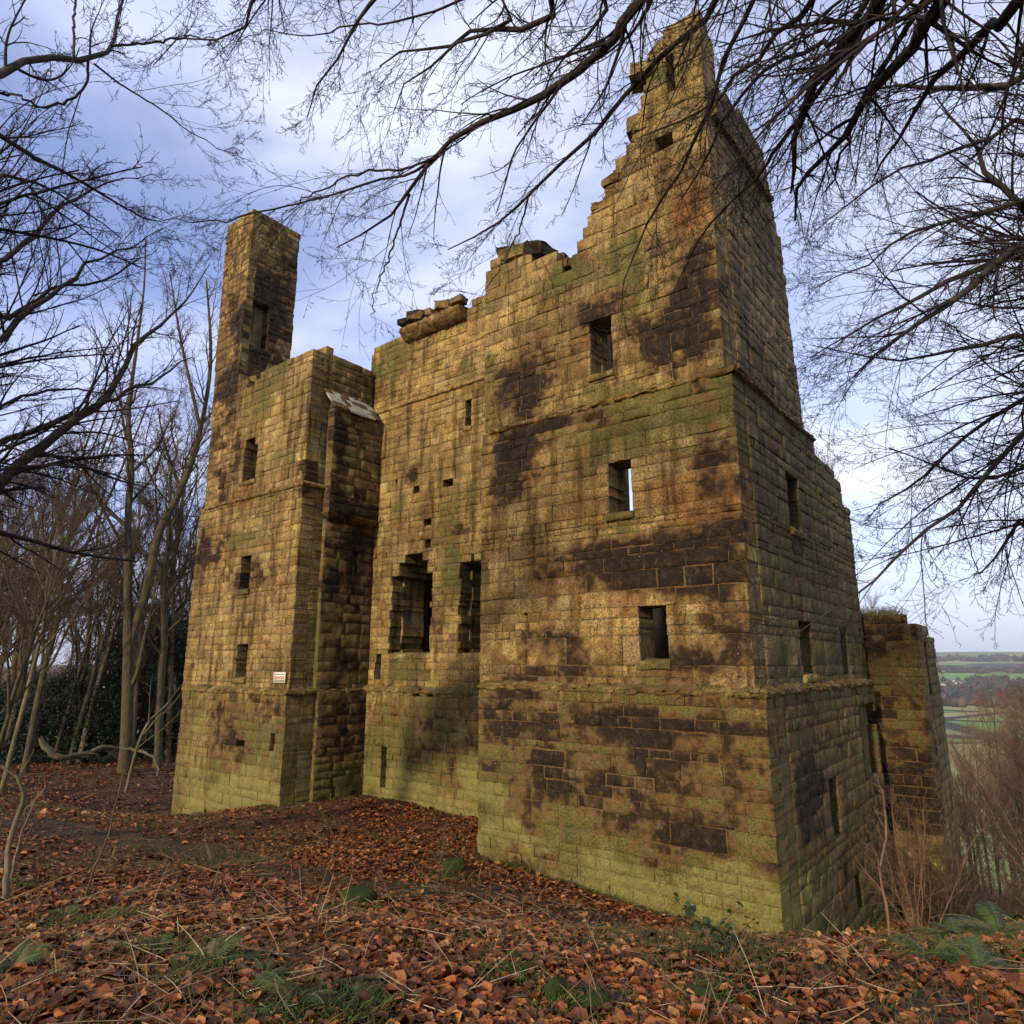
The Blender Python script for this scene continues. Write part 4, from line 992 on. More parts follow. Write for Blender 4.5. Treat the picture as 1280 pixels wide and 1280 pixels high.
def build_moss():
    r = np.random.default_rng(85); A = []
    for px, py, rad, n in [(1182, 1186, .26, 240), (1222, 1168, .30, 340), (1250, 1192, .22, 160), (1272, 1176, .25, 160), (1140, 1196, .14, 60), (258, 1215, .16, 170), (200, 1190, .14, 130), (372, 1262, .14, 170), (446, 1266, .13, 170), (640, 1226, .10, 110),
                           (560, 1098, .22, 150), (440, 1140, .2, 120), (745, 1262, .12, 120), (880, 1256, .14, 120), (700, 1268, .1, 100), (20, 1110, .2, 160), (140, 1150, .14, 100), (905, 1190, .25, 160), (75, 1160, .15, 90)]:
        g = gpx(px, py); A.append(np.stack([g[0] + r.normal(0, rad, n), g[1] + r.normal(0, rad * 1.3, n)], 1))
    for a, b_, n in [((WN, -.12), (0, -.12), 900), ((XL, -.12), (XR, -.12), 600), ((XR + .3, YIN - .12), (WN, YIN - .12), 350), ((.12, 0), (.12, 6), 500)]:
        t = r.random(n) ** 1.0; q = fbm(np.stack([t * 14, 0 * t, 0 * t + n], 1), 2, 9) > .42; t = t[q]; lx = a[0] + (b_[0] - a[0]) * t + r.normal(0, .05, len(t)); ly = a[1] + (b_[1] - a[1]) * t + r.normal(0, .06, len(t)); A.append(np.stack(l2w(lx, ly), 1))
    A = np.concatenate(A); A = np.repeat(A, 3, 0) + r.normal(0, .018, (len(A) * 3, 2)); A = A[~in_castle(A[:, 0], A[:, 1])]; m = len(A); X, Y = A.T
    L = r.uniform(.035, .10, m); yaw = r.uniform(0, 6.283, m); t = np.linspace(0, 1, 3)[None]; ln = r.uniform(.3, 1.2, m)
    P = np.stack([X[:, None] + (np.cos(yaw) * L * ln)[:, None] * t, Y[:, None] + (np.sin(yaw) * L * ln)[:, None] * t, ground_z(X, Y)[:, None] + .01 + L[:, None] * t * (1 - .35 * t)], 2)
    V, Q = tube_np(P, np.full((m, 1), .0042) * np.array([[1, .9, .3]]), 3)
    c = np.array([(.065, .092, .016), (.042, .068, .013), (.10, .115, .026), (.03, .045, .012)])[r.integers(0, 4, m)] * r.uniform(.7, 1.2, (m, 1))
    tag(link("moss_tufts", mesh_np("moss_tufts", V, [Q], M['straw'], smooth=True, attrs={'col': np.concatenate([c, np.ones((m, 1))], 1).repeat(9, 0)})), "bright green moss tufts on the bank and among the leaves", "moss", kind='stuff')
build_moss()
# ------------------------------------------------------------------ bare trees: tapered trunks, boughs, and twigs grown from them
def mat_bark(name, c0, c1, moss=0.0, mosscol=(.07, .085, .02)):
    g = G(name); p = g.pos()
    mp = g.n('ShaderNodeMapping'); g.l(p, mp.inputs[0]); mp.inputs['Scale'].default_value = (1, 1, .25)
    n = g.rng(g.noise(mp.outputs[0], 16, 6, .7), .32, .68); n2 = g.noise(p, 2.2, 4)
    col = g.mix(n, c0, c1)
    if moss:
        col = g.mix(g.rng(n2, .62 - moss * .3, .8 - moss * .3, 0, .85), col, mosscol)
    return g.done(col, g.bump(n, .6, .02), .9)
M['bark_dark'] = mat_bark("dark_bark", (.022, .017, .013), (.055, .044, .032), .25, (.04, .042, .018))
M['bark_mid'] = mat_bark("grey_brown_bark", (.036, .026, .014), (.105, .076, .042), .5, (.075, .075, .025))
M['bark_pale'] = mat_bark("pale_bark", (.10, .075, .045), (.21, .16, .10), .55, (.09, .095, .03))
M['twig_dark'] = mat_bark("dark_twig", (.018, .012, .011), (.040, .028, .024))
M['twig_brown'] = mat_bark("brown_twig", (.055, .036, .022), (.12, .080, .050))
M['twig_red'] = mat_bark("russet_twig", (.12, .062, .036), (.24, .135, .08))

def unit(v): return v / (np.linalg.norm(v, axis=-1, keepdims=True) + 1e-9)
def grow(P, R, n, t0, t1, ang, lenr, rr, K, noise, trop, rg, lmin=0.0, tip=.3, curve=0.0):
    """n twigs per parent: P (m,Kp,3), R (m,Kp) -> child (m*n,K,3)"""
    m, Kp, _ = P.shape; trop = np.asarray(trop, float)
    Lp = np.linalg.norm(np.diff(P, axis=1), axis=2).sum(1)
    pi = np.repeat(np.arange(m), n); c = len(pi)
    t = np.clip(t0 + (t1 - t0) * (np.tile(np.arange(n), m) + rg.random(c)) / n, 0, .999)
    f = t * (Kp - 1); i = f.astype(int); fr = (f - i)[:, None]
    pos = P[pi, i] * (1 - fr) + P[pi, i + 1] * fr; tan = unit(P[pi, i + 1] - P[pi, i]); r0 = R[pi, i] * (1 - fr[:, 0]) + R[pi, i + 1] * fr[:, 0]
    q = rg.normal(size=(c, 3)); q = unit(q - (q * tan).sum(1, keepdims=True) * tan)
    a = np.radians(rg.uniform(ang[0], ang[1], c))[:, None]
    d = unit(np.cos(a) * tan + np.sin(a) * q)
    L = np.maximum(Lp[pi] * rg.uniform(lenr[0], lenr[1], c) * (1.15 - .75 * t), lmin)
    step = (L / (K - 1))[:, None]; C = np.zeros((c, K, 3)); C[:, 0] = pos
    bend = rg.normal(0, 1, (c, 3)) * curve
    for k in range(1, K):
        d = unit(d + trop + bend + rg.normal(0, noise, (c, 3))); C[:, k] = C[:, k - 1] + d * step
    rc = np.minimum(r0 * rg.uniform(rr[0], rr[1], c), L * .03)
    return C, rc[:, None] * np.linspace(1, tip, K)[None]
def smooth_path(pts, K):
    pts = np.array(pts, float); n = len(pts); d = np.concatenate([[0], np.cumsum(np.linalg.norm(np.diff(pts[:, :3], axis=0), axis=1))]); s = np.linspace(0, d[-1], K)
    ext = np.vstack([2 * pts[0] - pts[1], pts, 2 * pts[-1] - pts[-2]]); out = []
    for v in s:
        i = min(np.searchsorted(d, v, 'right') - 1, n - 2); t = (v - d[i]) / (d[i + 1] - d[i] + 1e-9)
        a, b, c, e = ext[i], ext[i + 1], ext[i + 2], ext[i + 3]
        out.append(.5 * (2 * b + (c - a) * t + (2 * a - 5 * b + 4 * c - e) * t * t + (3 * b - 3 * c + e - a) * t ** 3))
    return np.array(out)
def paths(list_pts, K):
    A = np.array([smooth_path(p, K) for p in list_pts]); return A[:, :, :3], np.maximum(A[:, :, 3], .002)
def mesh_tubes(name, levels, mat, rmin=0.0):
    Vs, Qs, n = [], [], 0
    for P, R, s in levels:
        V, Q = tube_np(P, np.maximum(R, rmin), s); Vs.append(V); Qs.append(Q + n); n += len(V)
    return mesh_np(name, np.concatenate(Vs), [np.concatenate(Qs)], mat, smooth=True)
def tree_obj(name, label, loc, trunk_me, crown_me, rot=0, scale=1, group=None, cat="tree"):
    o = link(name, None, None, loc); o.rotation_euler = (0, 0, rot); o.scale = (scale,) * 3
    tag(o, label, cat, group); link("trunk", trunk_me, o); link("crown", crown_me, o); return o

# ---- generic woodland trees (trunk foot at the origin)
def make_variant(seed, H=15., r0=.17, fork=.3, spread=(22, 48), nl=13, dens=1.0, lean=(0, 0), twigmat='twig_brown', barkmat='bark_mid', up=.09, lev4=5):
    rg = np.random.default_rng(seed); K = 16
    t = np.linspace(0, 1, K); w = np.cumsum(rg.normal(0, .10, (K, 2)), 0) * t[:, None]
    P = np.stack([w[:, 0] + lean[0] * t * H, w[:, 1] + lean[1] * t * H, t * H * .93 - .25], 1)[None]; R = (.78 * r0 * (1 - t) ** .8 + .012)[None] * (1 + rg.normal(0, .05, K))[None]; R[0, 0] *= 1.35
    lim, lr = grow(P, R, nl, fork, .97, spread, (.30, .52), (.45, .75), 10, .11, (0, 0, up), rg, 1.2)
    b1, r1 = grow(lim, lr, int(8 * dens), .15, .98, (24, 58), (.30, .55), (.45, .7), 7, .13, (0, 0, up * .7), rg, .5)
    b2, r2 = grow(b1, r1, int(6 * dens), .12, 1, (22, 60), (.30, .6), (.5, .75), 6, .15, (0, 0, up * .5), rg, .3)
    b3, r3 = grow(b2, r2, lev4, .1, 1, (20, 60), (.35, .65), (.5, .8), 5, .16, (0, 0, up * .4), rg, .18)
    tm = mesh_tubes("trunk", [(P, R, 9), (lim, lr, 6)], M[barkmat])
    cm = mesh_tubes("crown", [(b1, r1, 4), (b2, r2, 3), (b3, r3, 3)], M[twigmat], .0038)
    return tm, cm
VAR = [make_variant(201, 15, .15, .34, lean=(.05, 0)), make_variant(202, 13, .12, .25, (18, 40), 12, lean=(.12, .02)), make_variant(203, 16, .19, .28, (25, 55), 14, lean=(-.03, .03)),
       make_variant(204, 11, .09, .18, (15, 38), 11, lean=(.2, 0), dens=.9), make_variant(205, 14, .13, .4, (20, 45), 12, lean=(.02, .05), barkmat='bark_pale')]
WL = ["slim bare tree in the wood left of the ruin", "bare leaning tree in the wood left of the ruin", "broad bare tree in the wood left of the ruin", "thin strongly leaning young tree in the wood left of the ruin", "pale-barked bare tree in the wood left of the ruin"]
def bearing(px, dist, py=830): 
    r = ray(px, py); h = math.hypot(r[0], r[1]); return r[0] / h * dist, r[1] / h * dist
rgw_ = np.random.default_rng(31)
def wood():
    k = 0
    spots = []
    for d0, d1, n in ((24, 30, 8), (30, 38, 12), (38, 50, 14), (50, 75, 13)):
        for i in range(n):
            px = -110 + (345 if d0 < 38 else 400) * (i + rgw_.uniform(.1, .9)) / n; d = rgw_.uniform(d0, d1)
            if d < 31 and 95 < px < 300: d += 8
            spots.append((px, d))
    for px, d in spots:
        x, y = bearing(px, d); v = int(rgw_.integers(0, 5))
        tree_obj("bare_tree", WL[v], (x, y, gz1(x, y) - .1), *VAR[v], rot=rgw_.uniform(-.7, .7) if v in (1, 3) else rgw_.uniform(0, 6.28), scale=rgw_.uniform(.72, 1.15) * (1.0 if d > 30 else .9), group="bare trees of the wood")
wood()
# ---- the twin-stemmed tree beside the ruin, traced
def P3(px, py, d, wpx): r = ray(px, py); v = r / math.hypot(r[0], r[1]) * d; return [*v, wpx / 2 / F * d]
def twin_tree():
    rg = np.random.default_rng(41); b = gpx(156, 966); d = math.hypot(b[0], b[1]); print("twin tree", b, d)
    T = [[P3(156, 972, d, 19), P3(158, 930, d, 14), P3(160, 860, d, 13), P3(161, 800, d, 13), P3(160, 760, d, 10), P3(160, 700, d, 9), P3(160, 640, d, 8), P3(165, 580, d, 7), P3(160, 520, d, 6), P3(170, 440, d, 4), P3(180, 360, d, 2.5), P3(182, 300, d, 1.5)],
         [P3(161, 810, d, 11), P3(172, 775, d, 11), P3(188, 720, d, 11), P3(197, 670, d, 10), P3(222, 620, d, 9), P3(240, 575, d, 8), P3(252, 530, d + .2, 6), P3(262, 470, d + .3, 5), P3(263, 420, d + .3, 4), P3(258, 350, d + .4, 2)],
         [P3(163, 860, d, 6), P3(172, 840, d - .3, 5), P3(180, 800, d - .4, 4), P3(188, 770, d - .5, 3), P3(196, 720, d - .6, 2)],
         [P3(250, 535, d, 5), P3(238, 480, d - .2, 4), P3(225, 420, d - .2, 3), P3(212, 340, d - .3, 1.5)],
         [P3(165, 590, d, 4), P3(195, 560, d - .4, 3), P3(215, 520, d - .5, 1.5)], [P3(163, 700, d, 4), P3(120, 620, d - .6, 3), P3(90, 560, d - .6, 1.5)]]
    P, R = paths(T, 22)
    b1, r1 = grow(P, R, 12, .38, 1, (25, 50), (.12, .26), (.4, .6), 8, .10, (0, 0, .10), rg, .6)
    b2, r2 = grow(b1, r1, 7, .12, 1, (25, 55), (.35, .65), (.5, .75), 6, .12, (0, 0, .08), rg, .3); b3, r3 = grow(b2, r2, 5, .1, 1, (20, 55), (.4, .7), (.5, .8), 5, .14, (0, 0, .05), rg, .15)
    tree_obj("bare_tree", "twin-stemmed bare tree growing close beside the ruin, its lower trunk forked and mossy", (0, 0, 0), mesh_tubes("trunk", [(P, R * .9, 10)], M['bark_mid']), mesh_tubes("crown", [(b1, r1, 4), (b2, r2, 3), (b3, r3, 3)], M['twig_brown'], .0045))
twin_tree()
def stem_clump():
    rg = np.random.default_rng(43); T = []
    for k, (px0, px1, w) in enumerate([(8, 22, 7), (18, 34, 6), (30, 30, 9), (36, 46, 6), (2, -12, 8)]):
        b = gpx(px0, 948); d = math.hypot(b[0], b[1])
        T.append([P3(px0, 955, d, w + 2), P3((px0 + px1) / 2, 880, d, w), P3(px1, 810, d, w - 1), P3(px1 + 25 + 6 * k, 720, d, w - 2.5), P3(px1 + 70 + 10 * k, 600, d + .3, 2.6), P3(px1 + 105 + 12 * k, 500, d + .5, 1.4)])
    P, R = paths(T, 18)
    b1, r1 = grow(P, R, 13, .3, 1, (22, 50), (.16, .34), (.4, .65), 8, .1, (.06, 0, .06), rg, .5); b2, r2 = grow(b1, r1, 8, .1, 1, (25, 55), (.3, .6), (.5, .75), 6, .13, (0, 0, .05), rg, .3); b3, r3 = grow(b2, r2, 4, .1, 1, (20, 55), (.4, .7), (.5, .8), 5, .14, (0, 0, .03), rg, .15)
    tree_obj("bare_tree", "clump of pale-edged leaning stems rising from one foot at the edge of the wood", (0, 0, 0), mesh_tubes("trunk", [(P, R, 9)], M['bark_mid']), mesh_tubes("crown", [(b1, r1, 4), (b2, r2, 3), (b3, r3, 3)], M['twig_brown'], .0045))
stem_clump()

# ---- big trees whose boughs hang into the picture
def bough_tree(label, foot, fork, traces, seed, bark, twig, n1=2.2, droop=-.02, lv=(7, 5, 3), rmin=.0022, l1=(.5, 1.5), fine=1.0, trunk_r=.34, thin=1.0):
    """traces: px polylines (px, py, distance, width px), the first point joined to the fork of the trunk"""
    rg = np.random.default_rng(seed); fork = np.array(fork, float)
    Ts = [[*foot, trunk_r * 1.3], [foot[0], foot[1], foot[2] + .8, trunk_r], [(foot[0] * .6 + fork[0] * .4), foot[1] * .6 + fork[1] * .4, foot[2] * .5 + fork[2] * .5, trunk_r * .85], [*fork, trunk_r * .7], [*(fork + np.array([.5, .3, 5.0])), trunk_r * .35], [*(fork + np.array([.8, .2, 9.0])), .05]]
    TP, TR = paths([Ts], 20); bl = []
    for tr in traces:
        pts = [P3(*q) for q in tr]; a = np.array(pts[0]); r0 = a[3]
        joined = tr[0][3] > 5.5 
        if joined:
            mid = (a[:3] + fork) / 2 + np.array([0, 0, .35]); bl.append([[*fork, min(r0 * 2.2, trunk_r * .6)], [*mid, r0 * 1.5]] + pts)
        else: bl.append(pts)
    bl = [[[q[0], q[1], q[2], q[3] * thin] for q in p_] for p_ in bl]
    lens = [np.linalg.norm(np.diff(np.array(p)[:, :3], axis=0), axis=1).sum() for p in bl]
    allP = [paths([p], 26) for p in bl]
    lev = [(TP, TR, 10)]
    L1, L2, L3, L4 = [], [], [], []
    for (P, R), Lg in zip(allP, lens):
        w = rg.normal(0, .012 * 1.0, P.shape); w[:, 0] = 0; P = P + w * np.linspace(0, 1, 26)[None, :, None] * 2
        lev.append((P, R, 7))
        n = max(5, int(Lg * n1)); ls = (l1[0] / Lg, l1[1] / Lg)
        c, r = grow(P, R, n, .12, 1, (16, 52), ls, (.28, .5), 14, .055, (0, 0, droop), rg, .3, .3, .035); L1.append((c, r, 4))
        c2, r2 = grow(c, r, lv[0], .06, 1, (18, 50), (.25, .62), (.45, .7), 10, .07, (0, 0, droop), rg, .2, .4, .05); L2.append((c2, r2, 3))
        c3, r3 = grow(c2, r2, lv[1], .08, 1, (25, 60), (.2, .55), (.5, .75), 7, .08, (0, 0, 0), rg, .06, .5, .08); L3.append((c3, r3, 3))
        if lv[2]:
            c4, r4 = grow(c3, r3, lv[2], .15, 1, (30, 65), (.15, .4), (.6, .85), 4, .08, (0, 0, 0), rg, .025, .6, .1); L4.append((c4, r4, 3))
    o = link("overhanging_tree", None, None, tuple(foot)); tag(o, label, "tree")
    inv = (-foot[0], -foot[1], -foot[2])
    link("trunk", mesh_tubes("trunk", lev, M[bark]), o, inv)
    link("crown", mesh_tubes("crown", L1 + L2 + L3 + L4, M[twig], rmin), o, inv)
    return o
f1 = (6.2, -2.2); f1 = (*f1, gz1(*f1) - .2)
B_TOP = [
    [(812, -10, 4.6, 17), (780, 32, 4.9, 14), (740, 75, 5.2, 13), (690, 110, 5.5, 12), (640, 135, 5.8, 10), (592, 160, 6.1, 8), (560, 180, 6.4, 6.5), (530, 212, 6.7, 5.5), (512, 242, 7, 5), (480, 268, 7.3, 3.5), (450, 292, 7.6, 2.5), (425, 305, 7.9, 1.6)],
    [(560, 180, 6.4, 5), (520, 214, 6.8, 4), (470, 226, 7.2, 3.5), (420, 242, 7.6, 3), (365, 256, 8, 2.6), (325, 264, 8.3, 2.4), (285, 275, 8.6, 2), (240, 277, 8.9, 1.5), (190, 270, 9.2, 1)],
    [(545, 197, 6.5, 4), (500, 212, 6.9, 3.4), (450, 216, 7.3, 3), (400, 240, 7.8, 2.2), (360, 262, 8.2, 1.2)],
    [(512, 242, 7, 4), (500, 280, 7.2, 3), (486, 320, 7.4, 2.4), (470, 360, 7.7, 1.8), (462, 400, 7.9, 1.1)],
    [(900, -20, 4.4, 11), (880, 25, 4.7, 9), (840, 60, 5, 8), (800, 100, 5.3, 7), (750, 160, 5.7, 6), (700, 205, 6, 5), (655, 254, 6.4, 4), (610, 285, 6.8, 3), (560, 312, 7.2, 1.5)],
    [(660, 248, 6.4, 3), (648, 290, 6.7, 2.2), (620, 340, 7, 1.4), (600, 372, 7.2, .9)],
    [(690, -20, 4.8, 13), (705, 8, 5, 10), (670, 30, 5.2, 9), (640, 36, 5.4, 8), (600, 42, 5.7, 6), (560, 52, 6, 5), (520, 64, 6.3, 3.5), (470, 78, 6.7, 2)],
    [(650, -30, 5.2, 8), (644, 20, 5.3, 7), (620, 40, 5.5, 6), (570, 55, 5.8, 4.5), (530, 85, 6.1, 3), (505, 110, 6.3, 2), (490, 140, 6.6, 1.2)],
    [(480, -20, 5.6, 7), (455, 20, 5.8, 5), (430, 55, 6, 4), (415, 85, 6.2, 3), (395, 112, 6.5, 2.4), (380, 140, 6.8, 1.5)],
    [(600, -10, 5.4, 4), (540, 15, 5.8, 3.5), (490, 28, 6.1, 3), (440, 32, 6.5, 2.5), (390, 45, 6.9, 1.8), (330, 40, 7.3, 1.2), (270, 60, 7.8, .8)],
    [(940, -10, 4.6, 8), (930, 20, 4.8, 7), (905, 70, 5, 6.5), (890, 130, 5.3, 5.5), (860, 190, 5.7, 4.5), (835, 235, 6, 4), (810, 280, 6.4, 3), (785, 340, 6.8, 2), (770, 390, 7.1, 1)],
    [(1112, -20, 4.6, 20), (1090, 18, 4.8, 18), (1062, 52, 5.1, 16), (1030, 90, 5.4, 14), (1012, 120, 5.6, 12), (1004, 150, 5.8, 10), (995, 180, 6, 7), (988, 218, 6.2, 5), (992, 245, 6.4, 2.5)],
    [(1060, 38, 5.1, 8), (1035, 45, 5.4, 7), (1010, 62, 5.7, 6), (975, 78, 6, 5.5), (945, 100, 6.3, 5), (910, 140, 6.6, 4), (880, 200, 7, 3), (850, 250, 7.4, 1.8)],
    [(1190, -25, 4.6, 18), (1172, 8, 4.8, 17), (1145, 50, 5.1, 15), (1110, 90, 5.4, 13), (1085, 118, 5.7, 11), (1068, 145, 6, 9), (1042, 182, 6.3, 7), (1015, 212, 6.6, 6), (997, 240, 6.9, 4.5), (994, 275, 7.1, 2.5)],
    [(1078, 128, 5.8, 6), (1068, 170, 6.1, 4), (1050, 195, 6.4, 3.4), (1038, 225, 6.7, 2.4), (1030, 240, 6.9, 1.4)],
    [(1000, 150, 5.8, 6), (970, 190, 6.2, 5), (940, 225, 6.6, 4), (905, 260, 7, 3), (870, 310, 7.4, 2), (840, 370, 7.8, 1.2)],
    [(1285, -10, 5.2, 14), (1240, 30, 5.5, 11), (1205, 60, 5.8, 9), (1175, 95, 6.1, 8), (1152, 118, 6.4, 6), (1140, 150, 6.7, 4.5), (1110, 195, 7, 3), (1090, 230, 7.3, 1.6)],
    [(1030, -20, 4.8, 9), (1000, 15, 5, 8), (970, 40, 5.3, 7), (930, 90, 5.7, 5.5), (900, 120, 6, 4.5), (850, 150, 6.4, 3), (800, 170, 6.8, 1.8)],
    [(760, -30, 5, 10), (770, 0, 5.1, 8), (748, 28, 5.3, 6), (720, 60, 5.6, 4), (690, 90, 5.9, 3), (650, 175, 6.4, 1.6)],
    [(340, -30, 6.6, 7), (325, 15, 6.8, 4), (300, 40, 7, 3.2), (262, 45, 7.3, 2.6), (225, 52, 7.6, 2), (190, 80, 7.9, 1.2)],
]
bough_tree("great dark tree whose boughs hang across the sky in front of the gable", f1, (4.6, .2, 6.2), B_TOP, 51, 'bark_dark', 'twig_dark', n1=3.6, droop=-.030, lv=(6, 4, 2), l1=(.6, 2.6), rmin=.0021)
f2 = (15.5, 11.5); f2 = (*f2, gz1(*f2) - .3)
B_RIGHT = [
    [(1330, 300, 13.5, 14), (1280, 262, 12.8, 11), (1255, 235, 12.6, 9), (1232, 216, 12.4, 8), (1222, 190, 12.3, 6), (1200, 160, 12.2, 4), (1170, 120, 12, 2)],
    [(1340, 300, 13.5, 16), (1280, 308, 13, 12), (1240, 330, 12.8, 10), (1190, 350, 12.5, 8), (1150, 372, 12.2, 6.5), (1100, 396, 12, 4.5), (1060, 420, 11.8, 3), (1010, 450, 11.5, 1.5)],
    [(1320, 100, 12, 14), (1280, 102, 11.8, 12), (1230, 112, 11.5, 10), (1170, 112, 11.2, 8), (1120, 105, 11, 5), (1060, 120, 10.8, 3), (1010, 150, 10.6, 1.5)],
    [(1340, 235, 13, 9), (1280, 250, 12.6, 8), (1220, 268, 12.2, 7), (1150, 285, 11.9, 5), (1080, 330, 11.5, 3), (1020, 360, 11.2, 1.5)],
    [(1330, 320, 12, 10), (1280, 305, 11.8, 9), (1245, 330, 11.6, 11), (1200, 370, 11.3, 10), (1150, 405, 11, 7), (1110, 430, 10.8, 5), (1065, 470, 10.6, 2.5)],
    [(1330, 440, 12, 9), (1280, 420, 11.7, 8), (1230, 430, 11.4, 6.5), (1180, 440, 11, 5), (1120, 450, 10.8, 3.4), (1060, 440, 10.6, 2), (1010, 430, 10.4, 1)],
    [(1340, 520, 12, 10), (1280, 540, 11.6, 8), (1245, 580, 11.4, 7), (1200, 632, 11.1, 6), (1150, 672, 10.9, 5), (1110, 705, 10.7, 4), (1075, 742, 10.5, 3), (1030, 765, 10.3, 2.2), (985, 800, 10.1, 1.4), (940, 815, 10, .9)],
    [(1330, 480, 12.4, 9), (1280, 500, 12.1, 7), (1220, 535, 11.8, 5.5), (1160, 590, 11.5, 4), (1110, 625, 11.2, 2.5), (1080, 650, 11, 1.2)],
    [(1330, 650, 12.6, 8), (1280, 648, 12.3, 6), (1255, 680, 12.2, 4), (1225, 720, 12, 2)],
    [(1330, 575, 12, 8), (1280, 585, 11.8, 6), (1225, 600, 11.5, 4.5), (1170, 585, 11.2, 3), (1110, 560, 10.9, 1.5)],
    [(1310, 160, 12.6, 9), (1250, 170, 12.3, 7), (1190, 190, 12, 5.5), (1120, 215, 11.6, 4), (1060, 255, 11.3, 2.6), (1010, 300, 11, 1.3)],
]
bough_tree("dark bare tree at the valley edge reaching fine drooping twigs towards the flank", f2, (14.2, 11.6, 3.2), B_RIGHT, 52, 'bark_dark', 'twig_dark', n1=4.2, droop=-.006, lv=(8, 5, 2), l1=(1.0, 4.2), rmin=.0026, trunk_r=.3, thin=.72)
f3 = (-11.5, 9.6); f3 = (*f3, gz1(*f3) - .3)
B_LEFT = [
    [(-40, 640, 11.5, 24), (0, 600, 11.8, 18), (60, 552, 12.2, 15), (110, 512, 12.5, 13), (140, 490, 12.8, 11), (158, 450, 13, 9), (182, 420, 13.2, 7), (212, 400, 13.4, 5), (240, 365, 13.6, 3), (262, 330, 13.8, 1.5)],
    [(110, 512, 12.5, 8), (145, 498, 12.7, 7), (175, 482, 12.9, 5.5), (205, 470, 13.1, 4), (240, 445, 13.3, 2)],
    [(-30, 108, 7.5, 17), (0, 95, 7.7, 14), (40, 78, 7.9, 11), (75, 73, 8.1, 11), (110, 74, 8.3, 10), (135, 57, 8.5, 7), (145, 35, 8.7, 6), (152, 10, 8.9, 5), (160, -20, 9.1, 4)],
    [(140, 57, 8.5, 5), (175, 55, 8.7, 4.5), (210, 50, 8.9, 4), (240, 46, 9.1, 3), (270, 50, 9.3, 2), (290, 75, 9.5, 1)],
    [(92, 72, 8.2, 5), (92, 40, 8.3, 4.5), (94, 0, 8.5, 4), (95, -30, 8.6, 3)],
    [(-20, 160, 8, 10), (0, 168, 8.1, 9), (45, 198, 8.4, 7), (100, 228, 8.7, 5.5), (140, 250, 9, 4), (180, 275, 9.3, 2.5), (210, 285, 9.5, 1.4)],
    [(110, 76, 8.3, 5), (108, 105, 8.4, 4.5), (90, 122, 8.5, 4.5), (55, 133, 8.6, 5), (25, 122, 8.7, 4), (0, 118, 8.8, 5)],
    [(118, 80, 8.3, 4), (150, 105, 8.6, 3.5), (190, 130, 8.9, 3), (230, 158, 9.2, 2.2), (280, 190, 9.6, 1.4), (310, 200, 9.9, .8)],
    [(-30, 350, 10.5, 10), (0, 330, 10.7, 9), (40, 295, 10.9, 8), (70, 262, 11.1, 6), (100, 245, 11.3, 5), (150, 225, 11.6, 2.5), (190, 215, 12, 1.2)],
    [(-30, 440, 10.5, 13), (0, 428, 10.7, 11), (35, 390, 10.9, 9), (75, 360, 11.2, 7), (115, 330, 11.5, 5), (160, 310, 11.8, 3), (200, 285, 12, 1.5)],
    [(-30, 400, 10.8, 9), (10, 400, 11, 8), (60, 365, 11.3, 6), (120, 350, 11.6, 4.5), (180, 322, 11.9, 2.5)],
    [(-30, 590, 11, 7), (20, 585, 11.2, 5), (90, 582, 11.6, 4), (150, 595, 12, 2.5), (200, 610, 12.3, 1.2)],
    [(-20, 520, 10.8, 6), (20, 500, 11, 5), (75, 487, 11.4, 4), (130, 490, 11.8, 2)],
    [(-20, 240, 9.4, 8), (10, 225, 9.6, 6), (50, 230, 9.9, 4.5), (100, 262, 10.3, 3), (150, 300, 10.7, 1.6)],
]
bough_tree("dark tree by the wood with a thick bough slanting up towards the turret", f3, (-9.8, 9.7, 1.4), B_LEFT, 53, 'bark_dark', 'twig_dark', n1=3.0, droop=.008, lv=(7, 5, 2), l1=(.7, 3.0), rmin=.0024, trunk_r=.3, thin=.66)

# ---- trees down the valley side
VR = [make_variant(211, 15, .16, .3, (25, 55), 14, 1.15, twigmat='twig_red', barkmat='bark_mid', lev4=5), make_variant(212, 13, .13, .28, (25, 60), 14, 1.1, twigmat='twig_red', barkmat='bark_pale', lev4=5), make_variant(213, 16, .17, .32, (20, 45), 13, 1.1, twigmat='twig_brown', barkmat='bark_mid', lev4=5)]
VLAB = ["russet-twigged bare tree on the valley side below the ruin", "pale-stemmed bare tree on the valley side below the ruin", "tall brown bare tree on the valley side below the ruin"]
def valley_wood():
    rg = np.random.default_rng(61)
    for (px, d, topy, v) in [(1262, 46, 868, 1), (1228, 58, 850, 0), (1200, 72, 905, 0), (1290, 52, 840, 2), (1245, 36, 960, 0), (1215, 44, 1000, 1), (1275, 62, 835, 0), (1185, 60, 950, 2), (1320, 44, 850, 0), (1345, 60, 830, 1), (1180, 85, 925, 0),
                             (1240, 85, 862, 1), (1270, 90, 842, 0), (1300, 80, 832, 2), (1210, 100, 900, 0), (1290, 30, 990, 2), (1225, 30, 1060, 2), (1180, 46, 1000, 0), (1210, 52, 960, 2), 
                             (1330, 34, 950, 0), (1270, 74, 870, 2), (1192, 118, 888, 0), (1230, 125, 880, 2), (1265, 130, 868, 0), (1310, 115, 850, 1), (1172, 140, 790, 1), (1181, 66, 985, 0), (1250, 60, 900, 0), (1280, 42, 900, 0)]:
        x, y = bearing(px, d); r = ray(px, topy); zt = r[2] / math.hypot(r[0], r[1]) * d; g0 = gz1(x, y); H = (15, 13, 16)[v]
        s = max(.3, (zt - g0) / H) ; s = min(s, 1.5)
        tree_obj("valley_tree", VLAB[v], (x, y, g0 - .1), *VR[v], rot=rg.uniform(0, 6.28), scale=s, group="bare trees on the valley side")
valley_wood()
